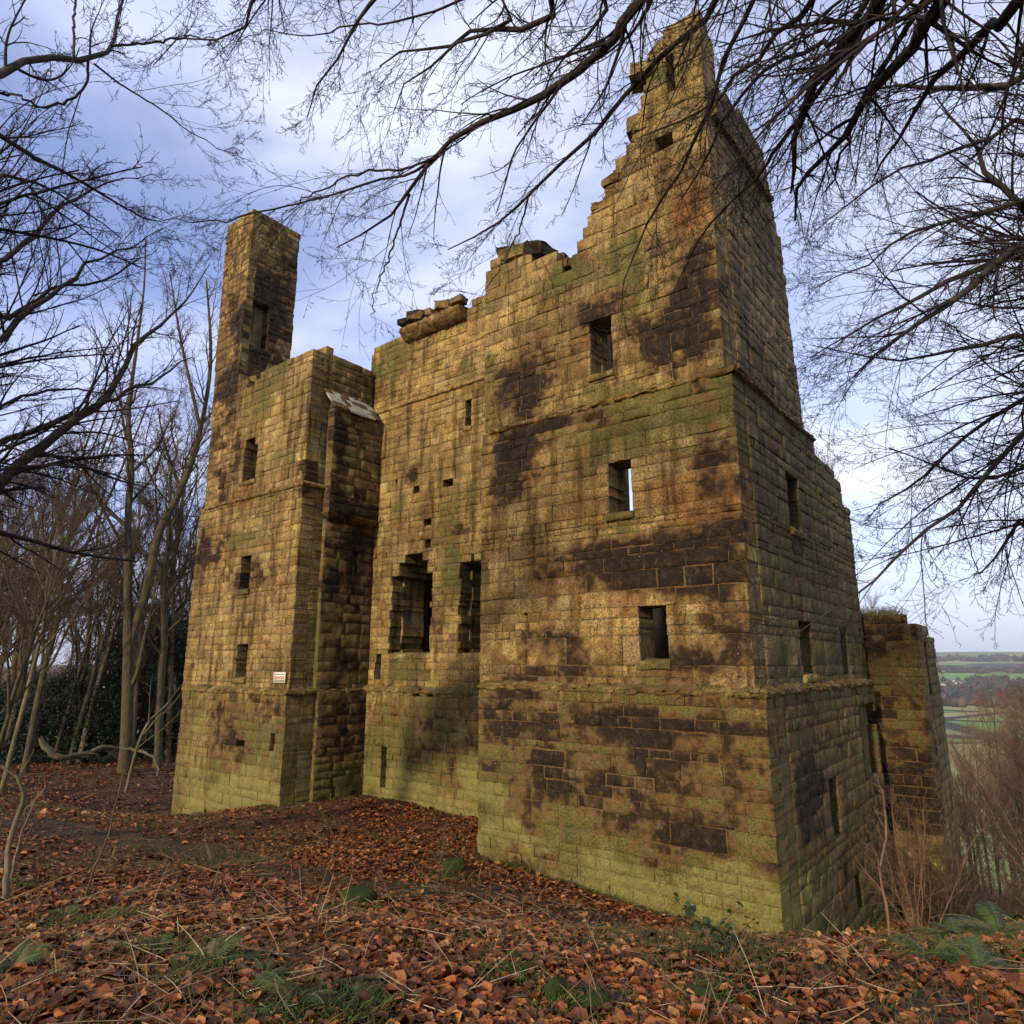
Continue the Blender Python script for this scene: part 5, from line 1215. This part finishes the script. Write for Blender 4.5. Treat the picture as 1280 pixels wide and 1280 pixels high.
# ------------------------------------------------------------------ smaller things
def mat_plain(name, c, rough=.6, spec=.3):
    g = G(name); p = g.pos(); n = g.noise(p, 30, 4); g.b.inputs['Specular IOR Level'].default_value = spec
    return g.done(g.mix(n, tuple(v * .82 for v in c), tuple(min(1, v * 1.12) for v in c)), None, rough)
M['sign_white'] = mat_plain("sign_white_enamel", (.62, .58, .47), .45); M['sign_red'] = mat_plain("sign_red", (.42, .07, .055), .5); M['sign_grey'] = mat_plain("sign_grey_print", (.20, .18, .14), .5)
def build_sign():
    xa, z0 = fy(343.2, 853.6, I1); xb, z1 = fy(359.0, 840.2, I1)
    w, h = xb - xa, z1 - z0; wx, wy = l2w((xa + xb) / 2, I1 - .045)
    s = link("danger_sign", None, None, (wx, wy, z0)); s.rotation_euler = (0, 0, CROT); tag(s, "small white sign with red DANGER lettering fixed above the mossy ledge", "sign")
    def box(x0, x1, y0, y1, za, zb): return np.array([(x, y, z) for z in (za, zb) for (x, y) in ((x0, y0), (x1, y0), (x1, y1), (x0, y1))])
    BQ = np.array([(0, 3, 2, 1), (4, 5, 6, 7), (0, 1, 5, 4), (1, 2, 6, 5), (2, 3, 7, 6), (3, 0, 4, 7)])
    link("board", mesh_np("board", box(-w / 2, w / 2, -.006, .004, 0, h), [BQ], M['sign_white']), s)
    cu = bpy.data.curves.new("danger_text", 'FONT'); cu.body = "DANGER"; cu.align_x = 'CENTER'; cu.size = 1.0; cu.extrude = .002; cu.offset = .02
    to = bpy.data.objects.new("tmp_text", cu); COL.objects.link(to); bpy.context.view_layer.update()
    dg = bpy.context.evaluated_depsgraph_get(); me = bpy.data.meshes.new_from_object(to.evaluated_get(dg)); bpy.data.objects.remove(to)
    co = np.array([v.co[:] for v in me.vertices]); cw = co[:, 0].max() - co[:, 0].min(); chh = co[:, 1].max() - co[:, 1].min()
    for v in me.vertices: v.co = (v.co.x / cw * w * .84, -.009 + v.co.z * .5, v.co.y / chh * h * .25 + h * .39)
    me.materials.clear(); me.materials.append(M['sign_red']); me.update(); link("lettering", me, s)
    V, Q, n = [], [], 0; rg = np.random.default_rng(3)
    for zc in (.80, .22):                       # two lines of small print, too small to read in the photo
        x = -w * .41
        while x < w * .40:
            lw = rg.uniform(.025, .05) * w
            if rg.random() > .14:
                V.append(box(x, x + lw * .72, -.009, -.0062, h * (zc - .045), h * (zc + .045))); Q.append(BQ + n); n += 8
            x += lw
    link("small_print", mesh_np("small_print", np.concatenate(V), [np.concatenate(Q)], M['sign_grey']), s)
build_sign()

# ---- dark evergreens at the edge of the wood
EVC = np.array([(.014, .024, .009), (.022, .036, .012), (.010, .018, .008), (.032, .050, .016)])
M['evergreen'] = mat_attr("evergreen_leaf", .42, .4)
def evergreen(seed, n=22000, W=3.2, H=5.5):
    r = np.random.default_rng(seed); nc = 130
    th = r.uniform(0, 2 * np.pi, nc); zz = r.uniform(.06, 1, nc) ** .9; rad = W * np.sqrt(np.clip(1 - zz ** 1.7, .03, 1)) * r.uniform(.45, 1, nc)
    C = np.stack([np.cos(th) * rad, np.sin(th) * rad, zz * H], 1); ci = r.integers(0, nc, n); sc = r.uniform(.35, .8, nc)
    out = unit(C * np.array([1, 1, 0])); t = r.random(n)
    P = C[ci] + r.normal(0, .5, (n, 3)) * sc[ci][:, None] * np.array([1, 1, .45]) + out[ci] * (t * .7)[:, None] - np.array([0, 0, .55]) * (t ** 2)[:, None]
    P[:, 2] = np.maximum(P[:, 2], .05)
    col = EVC[r.integers(0, 4, n)] * r.uniform(.7, 1.2, (n, 1)) * r.uniform(.6, 1.3, nc)[ci][:, None]
    fo = leaf_mesh("foliage", P[:, 0], P[:, 1], P[:, 2], r.uniform(.09, .19, n), .55, col, seed, M['evergreen'], .03, .42)
    tr = np.array([[[0, 0, -.2], [r.normal(0, .2), r.normal(0, .2), H * .4], [r.normal(0, .4), r.normal(0, .4), H * .85]]] * 1); st = [tr[0]]
    for _ in range(26): c = C[r.integers(0, nc)]; st.append(np.array([[r.normal(0, .2), r.normal(0, .2), c[2] * .35], c * np.array([.5, .5, .75]), c]))
    P, R = paths([[[*p, w] for p, w in zip(s, (.09, .05, .015))] for s in st], 9)
    return mesh_tubes("trunk", [(P, R, 5)], M['bark_dark']), fo
EV = [evergreen(301), evergreen(302, 20000, 3.6, 4.6), evergreen(303, 22000, 2.8, 6.5)]
def place_evergreens():
    rg = np.random.default_rng(71)
    for i, (px, d, topy, v, lab) in enumerate([(112, 36, 838, 1, "dark drooping evergreen in the wood, between the leaning stems and the twin-stemmed tree"), (192, 37, 758, 2, "tallest dark evergreen, filling the gap between the twin-stemmed tree and the ruin"),
                                    (140, 41, 800, 0, "dark evergreen half hidden behind the twin-stemmed tree"), (60, 40, 842, 1, "low dark evergreen behind the clump of leaning stems"),
                                    (228, 41, 780, 2, "dark evergreen partly hidden behind the corner of the ruin"), (-10, 42, 850, 0, "low evergreen at the outer edge of the wood"), (90, 50, 850, 0, "small far evergreen deep in the wood")]):
        x, y = bearing(px, d); r = ray(px, topy); zt = r[2] / math.hypot(r[0], r[1]) * d; g0 = gz1(x, y); H = (5.5, 4.6, 6.5)[v]; s = max(.5, (zt - g0) / H)
        o = link("evergreen_bush", None, None, (x, y, g0 - .05)); o.rotation_euler = (0, 0, rg.uniform(0, 6)); o.scale = (s, s, s); tag(o, lab, "bush", "dark evergreens in the wood")
        link("trunk", EV[v][0], o); link("foliage", EV[v][1], o)
place_evergreens()

# ---- bare shrubs against the flank and in the gap below the rear wing
def shrub_mesh(seed, H=3., n=16, spread=.35, mat='twig_brown', rmin=.0035, arch=-.02, r0=.018):
    rg = np.random.default_rng(seed); K = 12; a = rg.uniform(0, 2 * np.pi, n); d = unit(np.stack([np.cos(a) * spread, np.sin(a) * spread, np.ones(n)], 1)); P = np.zeros((n, K, 3)); P[:, 0] = np.stack([np.cos(a), np.sin(a), 0 * a], 1) * rg.uniform(0, .2, (n, 1)); L = H * rg.uniform(.55, 1.1, n)
    for k in range(1, K): d = unit(d + rg.normal(0, .09, (n, 3)) + np.array([0, 0, arch * k / 4]) + .02 * d * np.array([1, 1, 0])); P[:, k] = P[:, k - 1] + d * (L / (K - 1))[:, None]
    R = r0 * rg.uniform(.5, 1.1, (n, 1)) * np.linspace(1, .25, K)[None]
    b1, r1 = grow(P, R, 9, .15, 1, (25, 60), (.2, .5), (.45, .7), 7, .11, (0, 0, .02), rg, .2); b2, r2 = grow(b1, r1, 5, .1, 1, (25, 60), (.3, .6), (.5, .8), 5, .12, (0, 0, 0), rg, .1)
    return mesh_tubes("stems", [(P, R, 6)], M[mat], rmin), mesh_tubes("twigs", [(b1, r1, 3), (b2, r2, 3)], M[mat], rmin * .75)
SH = [shrub_mesh(401), shrub_mesh(402, 2.6, 24, .6, 'twig_brown', .0035, -.05), shrub_mesh(403, 3.4, 12, .3, 'twig_red')]
def place_shrubs():
    rg = np.random.default_rng(81)
    spots = [(1.0, 6.6, 1.0, 0, "bare shrub leaning against the flank below its long slit window"), (.9, 5.0, .8, 2, "russet bare shrub against the middle of the flank"), (1.5, 7.6, 1.0, 1, "bare arching shrub at the far corner of the flank"),
             (1.3, 9.2, 1.5, 1, "tangled bare shrub filling the gap before the rear wing"), (2.6, 9.0, 1.3, 1, "arching bare shrub below the corner of the rear wing"), (2.2, 7.8, 1.15, 0, "tall bare shrub on the slope beside the flank"), (3.8, 8.6, 1.2, 2, "russet bare shrub on the drop below the rear wing"),
             (3.3, 7.2, .75, 1, "low arching bare shrub on the brow of the slope"), (4.9, 8.2, 1.0, 1, "bare shrub on the drop, out beyond the others"), (5.5, 10.2, 1.3, 2, "russet shrub farthest down the drop from the flank"), (4.2, 10.6, 1.4, 0, "tall bare shrub growing in front of the pale buttress foot")]
    for lx, ly, s, v, lab in spots:
        x, y = l2w(lx, ly); o = link("bare_shrub", None, None, (x, y, gz1(x, y) - .05)); o.rotation_euler = (0, 0, rg.uniform(0, 6)); o.scale = (s,) * 3; tag(o, lab, "shrub", "bare shrubs by the flank"); link("stems", SH[v][0], o); link("twigs", SH[v][1], o)
place_shrubs()

# ---- ferns, mossy stones, sticks
def fern_mesh(seed, n=9, L=.42):
    r = np.random.default_rng(seed); Vs, Qs, cs, k0 = [], [], [], 0
    for i in range(n):
        a = r.uniform(0, 2 * np.pi); el = r.uniform(.25, 1.0); l = L * r.uniform(.6, 1.15); K = 26; t = np.linspace(0, 1, K)
        x = l * t * math.cos(el); z = l * (t * math.sin(el) - .50 * t * t); side = np.array([-math.sin(a), math.cos(a), 0]); fw = np.array([math.cos(a), math.sin(a), 0])
        C = fw[None] * x[:, None] + np.array([0, 0, 1.])[None] * z[:, None]; w = .17 * l * np.sin(np.pi * np.clip(t * .93 + .05, 0, 1)) ** .8; col = np.array([(.038, .066, .012), (.055, .088, .016), (.028, .048, .010), (.09, .088, .022)])[r.integers(0, 4)]
        for j in range(1, K - 1):
            for sg in (-1, 1):
                b = C[j]; tip = b + side * sg * w[j] + fw * w[j] * .35 + np.array([0, 0, -.18 * w[j] + r.normal(0, .05) * w[j]]); u = (C[j + 1] - C[j]) * .42
                Vs += [b - u, b + u, tip + u * .4, tip - u * .3]; Qs.append((k0, k0 + 1, k0 + 2, k0 + 3)); k0 += 4; cs += [col * r.uniform(.75, 1.2)] * 4
        P = C[None]; V, Q = tube_np(P, np.full((1, K), .003), 3); Vs += list(V); Qs += [tuple(q + k0) for q in Q]; k0 += len(V); cs += [np.array((.10, .09, .03))] * len(V)
    return mesh_np("fern", np.array(Vs), [np.array(Qs)], M['frond'], smooth=False, attrs={'col': np.concatenate([np.array(cs), np.ones((len(cs), 1))], 1)})
FM = [fern_mesh(s, n, L) for s, n, L in ((501, 13, .30), (502, 9, .25), (503, 16, .36))]
def place_ferns():
    rg = np.random.default_rng(91)
    for px, py, s, v, lab in [(262, 1212, 1.0, 0, "green fern beside the forked stick near the lower left corner"), (196, 1192, .9, 1, "small dark fern a little above the forked stick"), (138, 1150, .8, 1, "pale green fern sprig in the leaves on the left"), (80, 1150, .7, 0, "low fern sprig among leaves left of the pale sprig"),
                              (22, 1108, 1.0, 1, "fern at the foot of the pale sapling on the left edge"), (370, 1262, 1.0, 0, "fern at the end of the curved fallen stick"), (447, 1258, .8, 1, "fern just under the curved fallen stick"), (110, 1128, .6, 1, "tiny fern sprig on the left, farthest up the slope"),
                              (1196, 1178, 1.3, 2, "bright green fern on the mossy bank at the right"), (1252, 1170, 1.5, 2, "dark fern on the bank at the right edge"), (1165, 1205, 1.1, 0, "fern below the bright one on the bank"), (1225, 1215, 1.1, 2, "lowest fern on the bank at the right"), (1130, 1190, .9, 1, "leftmost fern on the mossy bank"),
                              (645, 1225, .7, 1, "small fern among stems in the middle foreground"), (330, 1225, .8, 1, "small fern between the two sticks"), (15, 1215, .8, 0, "fern in the leaves near the lower left edge")]:
        g = gpx(px, py); o = link("fern", FM[v], None, (g[0], g[1], g[2] + .02)); o.rotation_euler = (rg.normal(0, .12), rg.normal(0, .12), rg.uniform(0, 6)); o.scale = (s,) * 3; tag(o, lab, "fern", "ferns on the slope")
place_ferns()
def mat_moss():
    g = G("moss"); p = g.pos(); n = g.noise(p, 7, 4); n2 = g.noise(p, 70, 4, .7)
    col = g.mix(n, (.016, .026, .007), (.055, .075, .014)); col = g.mix(g.rng(n, .62, .75, 0, .7), col, (.06, .045, .03))
    return g.done(col, g.bump(n2, 1.0, .03), .95)
M['moss'] = mat_moss()
def rock(seed, size, flat=.6):
    r = np.random.default_rng(seed); n = 34; m = 46; th = np.linspace(0, np.pi, n); ph = np.linspace(0, 2 * np.pi, m, endpoint=False)
    V = np.stack([np.outer(np.sin(th), np.cos(ph)), np.outer(np.sin(th), np.sin(ph)), np.outer(np.cos(th), np.ones(m))], 2).reshape(-1, 3)
    k = 1 + .55 * (fbm(V * 1.4 + seed, 3, seed) - .5) + .30 * (fbm(V * 5 + seed, 3, seed + 3) - .5) + .12 * (fbm(V * 14, 2, seed + 5) - .5); V = np.clip(V * k[:, None], -.82, .82) * np.array(size) * np.array([1, 1, flat])
    i = np.arange(n - 1)[:, None] * m; j = np.arange(m)[None]; j2 = (j + 1) % m
    return mesh_np("mossy_stone", V, [np.stack([i + j, i + m + j, i + m + j2, i + j2], -1).reshape(-1, 4)], M['moss'], smooth=True)
for i, (px, py, sz, rot, tl, lab) in enumerate([(567, 1090, (.22, .17, .24), .3, 0, "round mossy stone in the leaves below the recess"), (449, 1132, (.22, .16, .2), .8, .2, "small mossy stone left of the round one"),
                                            (692, 1258, (.085, .05, .15), 1.1, .6, "tilted pointed mossy stone at the bottom edge"), (748, 1268, (.075, .07, .10), .2, 0, "mossy lump beside the tilted stone"), (880, 1258, (.13, .055, .075), -.5, .15, "long mossy stone at the bottom, right of the pointed one"),
                                            (640, 1204, (.07, .06, .07), 0, 0, "tiny mossy lump in the foreground leaves"), (880, 1195, (.08, .06, .06), 0, 0, "low mossy lump below the leafy seedling")]):
    g = gpx(px, py); o = link("mossy_stone", rock(600 + i, sz), None, (g[0], g[1], g[2] + sz[2] * .38)); o.rotation_euler = (tl, tl * .4, rot); tag(o, lab, "stone", "mossy stones on the slope")
def ground_stick(pts, name, label, cat, mat, lift=.03, K=18, twigs=0, seed=1):
    P = []
    for px, py, w in pts: g = gpx(px, py); P.append([g[0], g[1], g[2] + lift, w / 2 / F * math.hypot(g[0], g[1])])
    A, R = paths([P], K); A[0, :, 2] += np.random.default_rng(seed).normal(0, .006, K)
    lv = [(A, R, 8)]
    if twigs: c, r = grow(A, R, twigs, .2, 1, (30, 60), (.15, .35), (.4, .6), 7, .12, (0, 0, .05), np.random.default_rng(seed), .1); lv.append((c, r, 4))
    return tag(link(name, mesh_tubes(name, lv, M[mat])), label, cat)
ground_stick([(372, 1262, 6), (398, 1250, 6), (430, 1241, 6), (470, 1234, 5.5), (516, 1231, 5)], "fallen_stick", "curved brown stick lying in the leaves by the bottom edge", "stick", 'twig_brown', .05)
ground_stick([(372, 1260, 5), (345, 1245, 6), (322, 1235, 6), (300, 1218, 5)], "fallen_stick", "dark short stick running up from the end of the curved stick", "stick", 'bark_mid', .05)
ground_stick([(95, 1172, 5), (130, 1181, 5), (168, 1188, 3)], "fallen_stick", "thin dark stick half buried in leaves on the left", "stick", 'bark_mid', .03)
ground_stick([(1178, 1166, 16), (1205, 1160, 17), (1240, 1157, 14), (1275, 1155, 10)], "mossy_log", "mossy fallen log on the brow of the bank at the right", "log", 'moss', .03)
def wood_branch(pts, label, seed):
    P, R = paths([[P3(px, py, d, w) for px, py, d, w in pts]], 20); rg = np.random.default_rng(seed); P = P + rg.normal(0, .015, P.shape); lv = [(P, R, 7)]
    c, r = grow(P, R, 6, .2, 1, (30, 60), (.12, .3), (.4, .6), 7, .12, (0, 0, .02), rg, .2); lv.append((c, r, 4)); tag(link("fallen_branch", mesh_tubes("fallen_branch", lv, M['bark_pale'])), label, "branch")
wood_branch([(50, 922, 29, 4), (60, 937, 29, 7), (76, 947, 29, 6), (95, 944, 29.3, 4.5), (113, 941, 29.6, 4.5), (128, 934, 29.9, 4), (150, 936, 30.2, 3)], "pale fallen branch lying across the foot of the wood", 3)
wood_branch([(150, 935, 29.5, 3), (172, 938, 29.3, 3), (190, 945, 29, 2.6), (197, 958, 28.7, 2), (196, 972, 28.4, 1.5)], "crooked grey fallen branch beside the foot of the twin-stemmed tree", 4)

def upright(pts, name, label, cat, mat, seed, n1=0, n2=0, lr=(.2, .4)):
    g = gpx(pts[0][0], pts[0][1]); d = math.hypot(g[0], g[1]); rg = np.random.default_rng(seed)
    T = []
    for br in ([pts] if not isinstance(pts[0][0], (list, tuple)) else pts): T.append([P3(px, py, d + .15 * i * 0, w) for i, (px, py, w) in enumerate(br)])
    P, R = paths(T, 16); P = P + rg.normal(0, .006, P.shape); lv = [(P, R, 6)]
    if n1: c, r = grow(P, R, n1, .3, 1, (25, 55), lr, (.45, .7), 8, .1, (0, 0, .05), rg, .1); lv.append((c, r, 4))
    if n2: c, r = grow(c, r, n2, .2, 1, (25, 55), (.3, .5), (.5, .7), 6, .1, (0, 0, .05), rg, .05); lv.append((c, r, 3))
    return tag(link(name, mesh_tubes(name, lv, M[mat], .0025)), label, cat)
upright([(6, 1128, 6), (10, 1070, 5), (18, 1030, 4.5), (30, 1000, 4), (24, 975, 3), (2, 955, 2)], "bare_sapling", "pale crooked sapling at the left edge of the slope", "sapling", 'bark_pale', 5, 5, 3)
upright([(12, 1105, 2.5), (22, 1060, 2), (40, 1010, 1.6), (56, 985, 1.2)], "bare_sapling", "thin second stem leaning right beside the pale crooked sapling", "sapling", 'bark_pale', 6, 4, 2)
upright([(106, 1125, 2.2), (118, 1085, 2.2), (134, 1050, 2), (146, 1000, 1.8), (155, 965, 1)], "dead_stalk", "single thin dark dead stalk standing on the left of the slope", "stalk", 'twig_brown', 7)
upright([(158, 990, 3.2), (168, 945, 3), (184, 906, 2.8), (205, 884, 2), (228, 856, 1.2)], "bare_sapling", "slender forked sapling between the twin-stemmed tree and the ruin", "sapling", 'bark_pale', 8, 6, 2, (.35, .7))
upright([(655, 1082, 2), (660, 1068, 2), (664, 1055, 1.6), (668, 1066, 1.4), (671, 1082, 1.2)], "bent_twig", "dark bent twig leaning on the algae-green foot of the wall", "twig", 'bark_dark', 9)
upright([(1112, 1180, 3), (1108, 1130, 3), (1100, 1085, 2.5), (1108, 1040, 2), (1102, 985, 1.5)], "bare_sapling", "orange-brown sapling in front of the far end of the flank", "sapling", 'twig_red', 10, 8, 3)
for i, (px, py, h, lab) in enumerate([(545, 1120, 95, "tallest dead grass stalk beside the round mossy stone"), (490, 1148, 70, "leaning dead stalk near the small mossy stone"), (700, 1185, 45, "short dead stalk in the middle of the slope"), (745, 1215, 60, "dead stalk in the leaves above the pointed stone"), (260, 1160, 50, "dead stalk in the leaves on the left"), (820, 1240, 55, "dead stalk left of the long mossy stone"), (1000, 1245, 60, "dead stalk at the lower right, below the corner of the ruin")]):
    upright([(px, py, 1.6), (px + 5 * (-1) ** i, py - h * .4, 1.4), (px + 14 * (-1) ** i, py - h, .9)], "dead_stalk", lab, "stalk", 'straw_plain' if 'straw_plain' in M else 'twig_brown', 700 + i, 3, 0, (.2, .4))
# leafy seedling by the near corner
def seedling():
    g = gpx(905, 1205); r = np.random.default_rng(12); o = link("leafy_seedling", None, None, tuple(g)); o.scale = (.72,) * 3; tag(o, "dark green leafy seedling in front of the near corner", "seedling")
    T = [[[0, 0, -.03, .006], [r.normal(0, .12), r.normal(0, .12), .22, .005], [r.normal(0, .3), r.normal(0, .25), r.uniform(.3, .55), .003]] for _ in range(7)]
    P, R = paths(T, 10); link("stems", mesh_tubes("stems", [(P, R, 5)], M['twig_brown']), o)
    k = r.integers(2, 10, 60); s = r.integers(0, 7, 60); L = P[s, k] + r.normal(0, .02, (60, 3)); col = np.array([(.028, .055, .012), (.04, .075, .016), (.02, .038, .012)])[r.integers(0, 3, 60)]
    link("leaves", leaf_mesh("leaves", L[:, 0], L[:, 1], L[:, 2], r.uniform(.05, .085, 60), .4, col, 4, M['frond'], .06, 1.3), o)
seedling()

# ---- plants rooted in the wall heads
def wall_plants():
    r = np.random.default_rng(14); pts = []
    for _ in range(420): pts.append((r.uniform(-1.6, XB - .45), sB + r.uniform(-.02, 1.5), zBt + .06, .08, .34))
    for _ in range(90): x = r.uniform(XR, WN); pts.append((x, YR1 + r.uniform(.1, .8), float(topR(x)) - .02, .06, .24))
    for _ in range(110): x = r.uniform(WN + .2, -4.6); pts.append((x, .5 + r.uniform(0, .5), float(topF2(x)) - .03, .06, .26))
    for _ in range(80): y = r.uniform(yU, yE - .5); pts.append((-.25 - r.uniform(0, .4), y, float(topS1(y)) - .02, .06, .3))
    A = np.array(pts); A = np.repeat(A, 4, 0); m = len(A); A[:, :2] += r.normal(0, .035, (m, 2))
    x, y = l2w(A[:, 0], A[:, 1]); L = r.uniform(A[:, 3], A[:, 4]); yaw = r.uniform(0, 6.28, m); t = np.linspace(0, 1, 3)[None]; ln = r.uniform(.1, .9, m)
    P = np.stack([x[:, None] + (np.cos(yaw) * L * ln)[:, None] * t ** 1.5, y[:, None] + (np.sin(yaw) * L * ln)[:, None] * t ** 1.5, A[:, 2:3] + L[:, None] * t], 2)
    V, Q = tube_np(P, np.full((m, 1), .0045) * np.array([[1, .8, .3]]), 3); c = np.array([(.085, .10, .028), (.13, .12, .04), (.20, .15, .07), (.06, .075, .02)])[r.integers(0, 4, m)]
    tag(link("wall_top_grass", mesh_np("wall_top_grass", V, [Q], M['straw'], smooth=True, attrs={'col': np.concatenate([c, np.ones((m, 1))], 1).repeat(9, 0)})), "tufts of grass rooted along the broken wall heads", "grass", kind='stuff')
    for px, py, pl, s, lab in [(640, 316, 'F', .30, "little bare shrub rooted on the wall head left of the gable"), (1036, 588, 'S', .22, "little bare shrub rooted on the broken top of the flank"), (1090, 756, 'B', .22, "little bare shrub on the grassy top of the rear wing")]:
        if pl == 'F': lx, z = fy(px, py, .7); ly = .7
        elif pl == 'S': ly, z = fx(px, py, -.4); lx = -.4
        else: lx, z = fy(px, py, sB + .5); ly = sB + .5
        X_, Y_ = l2w(lx, ly); o = link("wall_shrub", None, None, (X_, Y_, z - .1)); o.scale = (s,) * 3; tag(o, lab, "shrub"); link("stems", SH[0][0], o); link("twigs", SH[0][1], o)
wall_plants()

# ---- the valley far below: houses and clumps of trees
M['house_wall'] = mat_plain("house_render", (.60, .56, .48)); M['house_roof'] = mat_plain("slate_roof", (.10, .10, .11))
def far_hit(px, py):
    r = ray(px, py); t = np.linspace(150, 12000, 6000); P = t[:, None] * r[None]; h = ground_z(P[:, 0], P[:, 1], False); k = np.flatnonzero(P[:, 2] < h); i = k[0] if len(k) else len(t) - 1
    return P[i, 0], P[i, 1], h[i]
def village():
    rg = np.random.default_rng(15); BQ = np.array([(0, 3, 2, 1), (0, 1, 5, 4), (1, 2, 6, 5), (2, 3, 7, 6), (3, 0, 4, 7)])
    for px, py, s, lab in [(1199, 856, 2.0, "bright white house in the far village"), (1186, 854, 1.4, "pale house in the far village, left of the bright white one"), (1179, 857, 1.3, "pale house at the near end of the far village"), (1208, 854, 1.3, "small pale house right of the bright white one"), (1193, 852, 1.2, "pale house at the back of the far village")]:
        x, y, z = far_hit(px, py); w, d, h = 7 * s, 5 * s, 4.5 * s; V = np.array([(a, b, c) for c in (-1, h) for (a, b) in ((-w, -d), (w, -d), (w, d), (-w, d))])
        o = link("village_house", None, None, (x, y, z)); o.rotation_euler = (0, 0, rg.uniform(-.6, .6)); tag(o, lab, "house", "houses of the far village")
        link("walls", mesh_np("walls", V, [BQ], M['house_wall']), o)
        RV = np.array([(-w - .4, -d - .5, h - .2), (w + .4, -d - .5, h - .2), (w + .4, d + .5, h - .2), (-w - .4, d + .5, h - .2), (-w - .4, 0, h + d * .8), (w + .4, 0, h + d * .8)])
        link("roof", mesh_np("roof", RV, [np.array([(0, 1, 5, 4), (2, 3, 4, 5), (0, 3, 2, 1)]), np.array([(0, 4, 3), (1, 2, 5)])], M['house_roof']), o)
village()
def far_woods():
    rg = np.random.default_rng(16); Vs, Qs, cs, n0 = [], [], [], 0
    th = np.linspace(0, np.pi, 6); ph = np.linspace(0, 2 * np.pi, 8, endpoint=False); B = np.stack([np.outer(np.sin(th), np.cos(ph)), np.outer(np.sin(th), np.sin(ph)), np.outer(np.cos(th), np.ones(8))], 2).reshape(-1, 3)
    i = np.arange(5)[:, None] * 8; j = np.arange(8)[None]; q = np.stack([i + j, i + 8 + j, i + 8 + (j + 1) % 8, i + (j + 1) % 8], -1).reshape(-1, 4)
    for k in range(170):
        px = rg.uniform(1150, 1330); py = rg.choice([rg.uniform(822, 828), rg.uniform(838, 842), rg.uniform(850, 868), rg.uniform(868, 885)]); x, y, z = far_hit(px, py); tx, ty = rg.normal(0, 1, 2)
        for e in range(int(rg.integers(5, 16))):
            s = rg.uniform(4, 9) * (1 + .00008 * math.hypot(x, y)); xx, yy = x + rg.normal(0, 26) + tx * e * 6, y + rg.normal(0, 14) + ty * e * 3; zz = float(ground_z([xx], [yy], False)[0])
            V = B * (1 + rg.normal(0, .16, (48, 1))) * np.array([s, s, s * rg.uniform(.9, 1.4)]) + np.array([xx, yy, zz + s * .8]); Vs.append(V); Qs.append(q + n0); n0 += 48
            cs.append(np.tile(np.append(np.array([(.060, .045, .035), (.045, .042, .026), (.085, .055, .04), (.03, .04, .02)])[rg.integers(0, 4)] * rg.uniform(.7, 1.2), 1), (48, 1)))
    tag(link("far_woodland", mesh_np("far_woodland", np.concatenate(Vs), [np.concatenate(Qs)], M['straw'], smooth=True, attrs={'col': np.concatenate(cs)})), "far woodland and hedgerow trees across the valley floor", "woodland", kind='stuff')
far_woods()

# ------------------------------------------------------------------ the air of the valley
def build_haze():
    x0, x1, y0, y1, z0, z1 = -11800., 11800., -11800., 11800., -115., 330.
    V = np.array([(x, y, z) for z in (z0, z1) for (x, y) in ((x0, y0), (x1, y0), (x1, y1), (x0, y1))])
    m = bpy.data.materials.new("haze_air"); m.use_nodes = True; nt = m.node_tree; nt.nodes.clear()
    out = nt.nodes.new('ShaderNodeOutputMaterial'); v = nt.nodes.new('ShaderNodeVolumePrincipled'); nt.links.new(v.outputs[0], out.inputs['Volume'])
    v.inputs['Color'].default_value = (.80, .87, 1.0, 1); v.inputs['Density'].default_value = 5.0e-5; v.inputs['Anisotropy'].default_value = 0.1
    o = link("haze", mesh_np("haze", V, [np.array([(0, 3, 2, 1), (4, 5, 6, 7), (0, 1, 5, 4), (1, 2, 6, 5), (2, 3, 7, 6), (3, 0, 4, 7)])], m)); tag(o, kind='stuff')
build_haze()
